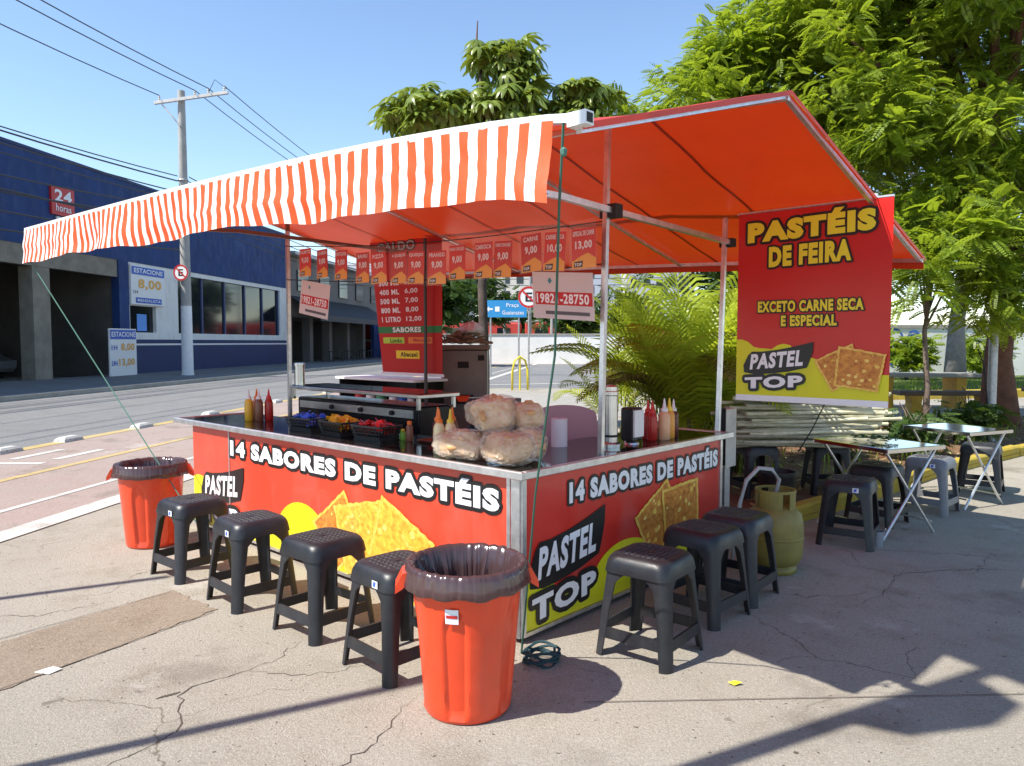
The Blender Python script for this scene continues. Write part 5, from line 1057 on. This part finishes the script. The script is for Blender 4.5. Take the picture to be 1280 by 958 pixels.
for b in ubl:
    c = Vector((b[0] - UX, b[1] - 12, b[2] - .1)); s = Vector((0, 0, 2.9 + .35 * (b[2] - 4.4)))
    MB().tube([s, s.lerp(c, .5) + Vector((0, 0, .1)), c], [.05, .035, .015], 8).build('limb', m_bark, ut, smooth=True)
    for k in range(b[6]):
        d = rng.normal(size=3); d /= np.linalg.norm(d); q = rng.random() ** .4; o = link('leaf_whorl', wm[int(rng.integers(5))], ut)
        o.location = (b[0] - UX + d[0] * q * b[3], b[1] - 12 + d[1] * q * b[4], b[2] + d[2] * q * b[5]); o.rotation_euler = (rng.normal() * .25 - d[1] * .4, rng.normal() * .25 + d[0] * .4, rng.random() * 6.28); s_ = rng.uniform(.75, 1.15); o.scale = (s_, s_, s_)
MB().tube([(-.1, 0, 6.2), (-.08, 0, 6.55)], [.02, .008], 6).build('flower_spike', m_bark2, ut)

# areca palm: every frond is a part
def frond_mesh(seed, L, bend):
    r = random.Random(seed); V = []; F = []; n = 30; spine = []
    for i in range(n + 1):
        t = i / n; a = math.pi / 2 - bend * (t ** 1.3); spine.append(a)
    P = [Vector((0, 0, 0))]
    for i in range(n): P.append(P[-1] + Vector((math.cos(spine[i]), 0, math.sin(spine[i]))) * L / n)
    for i in range(n):
        w = .011 * (1 - i / n) + .003; o = len(V); a, b = P[i], P[i + 1]; V += [(a.x, -w, a.z), (a.x, w, a.z), (b.x, w * .95, b.z), (b.x, -w * .95, b.z)]; F.append((o, o + 1, o + 2, o + 3))
    for i in range(5, n + 1):
        t = i / n; ll = L * .30 * math.sin(math.pi * min(.98, .18 + .82 * t)) ** .6 * r.uniform(.9, 1.1); p = P[i]; tg_ = Vector((math.cos(spine[i]), 0, math.sin(spine[i]))); up_ = Vector((-tg_.z, 0, tg_.x))
        for s in (-1, 1):
            d = (tg_ * (.55 + .6 * t) + Vector((0, s, 0)) + up_ * .32).normalized(); q1 = p + d * ll * .5; q2 = p + d * ll + Vector((0, 0, -.30 * ll)); wv = tg_ * .020; o = len(V)
            V += [tuple(p - wv * .5), tuple(p + wv * .5), tuple(q1 + wv), tuple(q1 - wv), tuple(q2)]; F += [(o, o + 1, o + 2, o + 3), (o + 3, o + 2, o + 4)]
    me = bpy.data.meshes.new('frond'); me.from_pydata(V, [], F); return me
fm = []
for k, (L, b) in enumerate(((1.8, 1.0), (1.95, .75), (1.7, 1.35), (1.8, 1.6), (1.5, 1.9), (1.6, .55))):
    me = frond_mesh(k, L, b); me.materials.append(m_palm); fm.append(me)
fd = frond_mesh(9, 1.2, 2.1); fd.materials.append(m_palmd)
def palm(base, n, label, seed, sc):
    r = random.Random(seed); t = thing('areca_palm', label, 'palm', base, 0, 'palm clumps')
    for k in range(7): a = 6.28 * k / 7; x, y = .14 * math.cos(a), .14 * math.sin(a); MB().tube([(x * .7, y * .7, 0), (x, y, .35), (x * 1.5, y * 1.5, .75)], [.035, .028, .018], 8).build('cane_stem', mat('palm_stem', (.16, .17, .05), .5, var=.3, vs_=8), t, smooth=True)
    for k in range(n):
        dead = k % 9 == 8; o = link('frond', fd if dead else fm[r.randint(0, 5)], t); a = r.uniform(0, 6.28); o.location = (.16 * math.cos(a), .16 * math.sin(a), r.uniform(.3, .75)); o.rotation_euler = (r.uniform(-.1, .1), r.uniform(.05, .45), a); s = sc * r.uniform(.75, 1.1); o.scale = (s, s, s)
palm((1.85, 7.75, .05), 66, 'bushy bright green palm clump behind the side counter', 4, 1.06); palm((2.55, 8.3, .05), 32, 'smaller palm clump between the rear pole and the hanging banner', 7, .95); palm((1.25, 8.9, .05), 16, 'low palm clump leaning towards the open street behind the stall', 9, .7)
pt = thing('plant_pot', 'black plant pot behind the side counter end', 'pot', (2.35, 6.55, .05)); MB().lathe([(.13, 0), (.17, .28), (.18, .28), (.18, .31), (.16, .31), (.15, .25)], 20).build('pot', black_plastic, pt, auto=40); MB().lathe([(.02, .255), (.15, .26)], 20, caps=False).build('soil', m_soil, pt)
# leaf litter on the bed
n = 2600; px_ = rng.uniform(1.4, 12, n); py_ = rng.uniform(5.6, 13, n); keep = (py_ - 5.75) > (px_ - 1.75) * .86; px_, py_ = px_[keep], py_[keep]; n = len(px_)
lv = np.array([(-.05, 0, 0), (0, -.02, .004), (.05, 0, .01), (0, .02, .004)]); lfc = np.array([(0, 1, 2, 3)])
V, F = scatter(lv, lfc, np.stack([px_, py_, np.full(n, .06)], 1), rng.uniform(0, 6.28, n), rng.normal(0, .25, n), rng.normal(0, .25, n), rng.uniform(.6, 1.3, n))
o = stuff(np_mesh('leaf_litter', V, F, mat('dry_leaves', (.30, .20, .08), .8, col2=(.42, .36, .16), vs_=3, island=.5))); tag(o, 'scattered dry leaves on the red soil bed', 'leaves')
# grass tufts on the bed and lawn
gv = np.array([(-.006, 0, 0), (.006, 0, 0), (.012, .03, .12), (.03, .06, .16)]); n = 3300
gx = np.concatenate([rng.uniform(9, 30, 3000), rng.uniform(2.4, 9, 300)]); gy = np.concatenate([19.6 + (gx[:3000] - 9) * .28 + rng.random(3000) * 6, 6.2 + (gx[3000:] - 1.75) * .86 + rng.random(300) ** 2 * 3])
V, F = scatter(gv, np.array([(0, 1, 2, 3)]), np.stack([gx, gy, np.full(n, .04)], 1), rng.uniform(0, 6.28, n), rng.normal(0, .2, n), rng.normal(0, .2, n), rng.uniform(.6, 1.5, n))
o = stuff(np_mesh('grass', V, F, m_leafA)); tag(o, 'rough grass on the lawn and along the soil bed', 'grass')

# ================================================================ park furniture, steel post, back wall
m_ypaint = mat('yellow_leg_paint', (.55, .30, .02), .6, var=.15, vs_=5); m_bslab = mat('brown_slab', (.13, .085, .06), .7, var=.2, vs_=4)
def bench(loc, rz, L, h, label, slab=m_bslab, w=.38):
    t = thing('concrete_bench', label, 'bench', loc, rz, 'park benches'); MB().box(-L / 2, L / 2, -w / 2, w / 2, h - .09, h, b=.015).build('seat_slab', slab, t)
    for s in (-1, 1): MB().loft([rr(s * L * .33 - a, s * L * .33 + a, -w * .4, w * .4, .01, z) for a, z in ((.13, 0), (.10, h * .5), (.12, h - .0905))]).build('leg', m_ypaint, t)
bench((9.0, 15.3, 0), R(-4), 2.1, .5, 'brown topped park bench with yellow legs near the red brown trunk'); bench((9.3, 17.0, 0), R(-4), 2.4, .8, 'taller park table with yellow legs behind the bench', m_kerb, .8); bench((12.4, 16.2, 0), R(-8), 2.2, .5, 'brown topped park bench past the red brown trunk')
po = thing('steel_post', 'galvanised steel post with hanging black cable beside the farther table', 'post', (6.95, 10.75, .05)); MB().lathe([(.06, 0), (.06, 2.9), (.05, 2.92)], 14).build('shaft', alum, po, auto=40); MB().tube([(-.07, -.04, 0), (-.09, -.06, .5), (-.16, -.06, 1.1), (-.25, -.05, 1.35)], .012, 6).build('cable', rubber, po); MB().lathe([(.12, 0), (.12, .015), (.06, .02)], 14).build('base_flange', alum, po)
m_ww = mat('white_painted_wall', (.70, .69, .66), .85, var=.08, vs_=.7); 
gw = thing('park_wall', 'long white painted wall with blue graffiti behind the park lawn', 'wall', (8, 31, 0), R(8)); MB().box(0, 45, 0, .3, 0, 2.1).build('wall', m_ww, gw); MB().box(-.05, 45, -.05, .35, 2.101, 2.25).build('coping', m_kerb, gw)
gm = mat('blue_spray_paint', (.05, .13, .42), .7)
gp = Print(gw, lambda x, z, l: (x, -.003 - l, z), .004)
for k in range(7):
    cx, cz, q = 8.2 + rnd.uniform(-1.6, 1.8), 1.1 + rnd.uniform(-.5, .6), rnd.uniform(.25, .5); P = []
    for i in range(15): a = .3 + 5.2 * i / 14 + k; P.append((cx + q * math.cos(a), cz + q * math.sin(a) * 1.1))
    for i in range(14, -1, -1): a = .3 + 5.2 * i / 14 + k; P.append((cx + (q - .10) * math.cos(a), cz + (q - .10) * math.sin(a) * 1.1))
    gp.poly('graffiti', P, gm, 1 + k)
# station side: white wall, train, poles, signs, far blocks
sw2 = thing('station_wall', 'long white wall along the far side of the cross street', 'wall', (-6, 52.3, 0), R(-3)); MB().box(0, 20, 0, .3, 0, 2.0).build('wall', m_ww, sw2); MB().box(0, 20, -.06, .36, 2.001, 2.1).build('coping', m_kerb, sw2)
m_train = mat('train_red', (.52, .06, .045), .4); trn = thing('commuter_train', 'red commuter train standing beyond the white station wall', 'train', (-14, 69, 0), R(-3))
for c in range(3):
    x0 = c * 15.2; MB().box(x0, x0 + 14.8, 0, 2.8, .9, 3.3, b=.12).build('carriage', m_train, trn); MB().box(x0 + .1, x0 + 14.7, .2, 2.6, 3.301, 3.5, b=.05).build('roof', m_roofm, trn); MB().box(x0 + .3, x0 + 14.5, .3, 2.5, .0, .899).build('underframe', m_dark, trn)
    for i in range(6): MB().box(x0 + .9 + i * 2.35, x0 + 2.1 + i * 2.35, -.04, -.003, 2.0, 2.8).build('window', m_glassd, trn)
    MB().box(x0, x0 + 14.8, -.02, -.002, 1.55, 1.75).build('stripe', white_pl, trn)
for k, (x, y, h) in enumerate(((-3.6, 60, 9.5), (-.6, 61, 9), (1.4, 58, 8.5), (3.2, 60, 9), (7.2, 59, 9))):
    t = thing('catenary_mast', 'slim grey railway mast beyond the station wall', 'mast', (x, y, 0), 0, 'railway masts'); MB().lathe([(.13, 0), (.09, h)], 10).build('shaft', m_pole, t); MB().tube([(0, 0, h - 1.2), (2.2, 0, h - .8)], .04, 6).build('arm', alum, t); MB().tube([(0, 0, h - 2.0), (2.0, 0, h - .85)], .03, 6).build('stay', alum, t)
for k in range(4):
    cable((-20, 60 + k * .4, 6.2 + k * .55), (26, 59 + k * .4, 6.4 + k * .55), .3, .03, 'railway overhead wire strung between the grey masts', 'railway wires')
bs_ = thing('blue_direction_sign', 'blue direction sign with white arrow on two posts across the street', 'sign', (-.35, 33, 0)); MB().box(-.95, 1.0, 0, .04, 2.6, 3.35).build('board', mat('direction_blue', (.03, .27, .58), .4), bs_)
for x in (-.6, .65): MB().lathe([(.04, 0), (.04, 2.599)], 10, (x, .06, 0)).build('post', alum, bs_)
p = Print(bs_, lambda x, z, l: (x, -.003 - l, z), .004); p.poly('arrow', [(-.82, 2.96), (-.66, 3.08), (-.66, 3.0), (-.5, 3.0), (-.5, 2.92), (-.66, 2.92), (-.66, 2.84)], white_p, 1); p.poly('pictogram', [(-.4, 2.85), (-.2, 2.85), (-.2, 3.07), (-.4, 3.07)], white_p, 1); p.text('Praça', .1, 3.02, .55, .2, white_p, 1, .01); p.text('Guaianazes', -.08, 2.72, .95, .18, white_p, 1, .01)
n2 = thing('no_parking_sign', 'round no parking sign on its own slim post across the plaza', 'sign', (.56, 24.9, 0)); MB().lathe([(.03, 0), (.03, 3.3)], 10, (0, .03, 0)).build('post', alum, n2); round_sign(n2, (0, -.01, 3.0), .36)
yh = thing('bicycle_hoop', 'narrow yellow steel bicycle hoop on the plaza', 'hoop', (.25, 23.3, 0), R(20)); MB().tube([(-.26, 0, 0), (-.25, 0, .6), (-.18, 0, .92), (0, 0, 1.05), (.18, 0, .92), (.25, 0, .6), (.26, 0, 0)], .035, 8).build('hoop', mat('bright_yellow_paint', (.72, .58, .03), .4), yh, smooth=True); MB().tube([(0, 0, 0), (0, 0, 1.0)], .03, 8).build('bar', mat('bright_yellow_paint', (.72, .58, .03), .4), yh)
tv2, tf2 = pinnate(.9, 5, .35, .14, .2)
for k, (x, y, h, rx, lab) in enumerate(((-4.6, 46, 6.5, 2.2, 'dark green street tree behind the cane press'), (-2.4, 56, 7.5, 2.3, 'dark street tree beyond the station wall near the mast'), (4.8, 63, 5.2, 2.6, 'round green tree beyond the station wall left of the palm'), (8.6, 64, 6.4, 3.2, 'broad green tree beyond the station wall behind the palm'), (1.6, 74, 4.8, 2.2, 'small green tree behind the train'))):
    tree('street_tree', lab, 'tree', (x, y, 0), [(0, 0, 0), (.05, 0, h * .3), (0, 0, h * .6)], .16, [(x, y, h * .65, rx, 1.6, h * .3)], 40, 700, .5, .95, m_leafB, m_bark, tv2, tf2, 'street trees', (.6, 1.0), 6, 1.0)
m_fb = [mat('far_block_pale', (.50, .52, .56), .85, var=.06, vs_=.1), mat('far_block_cream', (.55, .52, .46), .85, var=.06, vs_=.1), mat('far_block_grey', (.38, .41, .46), .85, var=.06, vs_=.1)]
for k, (x, y, w, h) in enumerate(((-22, 150, 13, 17), (-6, 165, 12, 24), (8, 150, 14, 30), (26, 170, 16, 20), (-40, 140, 14, 12))):
    t = thing('apartment_block', ['low pale block far beyond the railway', 'cream tower far beyond the railway', 'tall grey tower far beyond the railway', 'broad pale block far behind the palm', 'low cream block far down the street'][k], 'building', (x, y, 0), R(-5 + 4 * k)); MB().box(0, w, 0, 12, 0, h).build('wall', m_fb[k % 3], t); MB().box(-.3, w + .3, -.3, 12.3, h + .002, h + .6).build('roof', m_kerb, t)
    for i in range(int(w / 3)):
        for j in range(int(h / 3.1) - 1): MB().box(1 + i * 3, 2.5 + i * 3, -.08, -.002, 2 + j * 3.1, 3.5 + j * 3.1).build('window', m_glassd, t)

# ================================================================ street poles standing beside the viewer, known here by their shadows
def side_pole(loc, h, r_, label):
    t = thing('street_pole', label, 'pole', loc, R(27)); MB().lathe([(r_ * 1.8, 0), (r_ * 1.8, .02), (r_, .03), (r_ * .9, h), (r_ * .5, h + .03)], 14).build('shaft', m_pole, t, auto=40); return t
side_pole((-3.66, 1.56, 0), 4.9, .035, 'slim grey street pole casting its shadow before the stools')
side_pole((-5.42, 3.05, 0), 4.6, .035, 'slim grey street pole casting its shadow beside the far red bin')
s3 = side_pole((-1.65, 1.37, 0), 7.9, .05, 'grey street pole with a tall unseen panel added to shade the plaza')
MB().box(-.62, .62, -.06, .06, 5.55, 8.0, b=.01).build('panel', white_pl, s3); MB().loft([[(x, y, z) for x, z in ((.03, 4.3), (.2, 4.45), (.30, 4.9), (.26, 5.2), (.03, 5.3))] for y in (-.03, .03)]).build('shadow_plate', alum, s3)  # panel and plate are added out of view, shaped to shade the plaza
s3.rotation_euler[2] = R(-63)
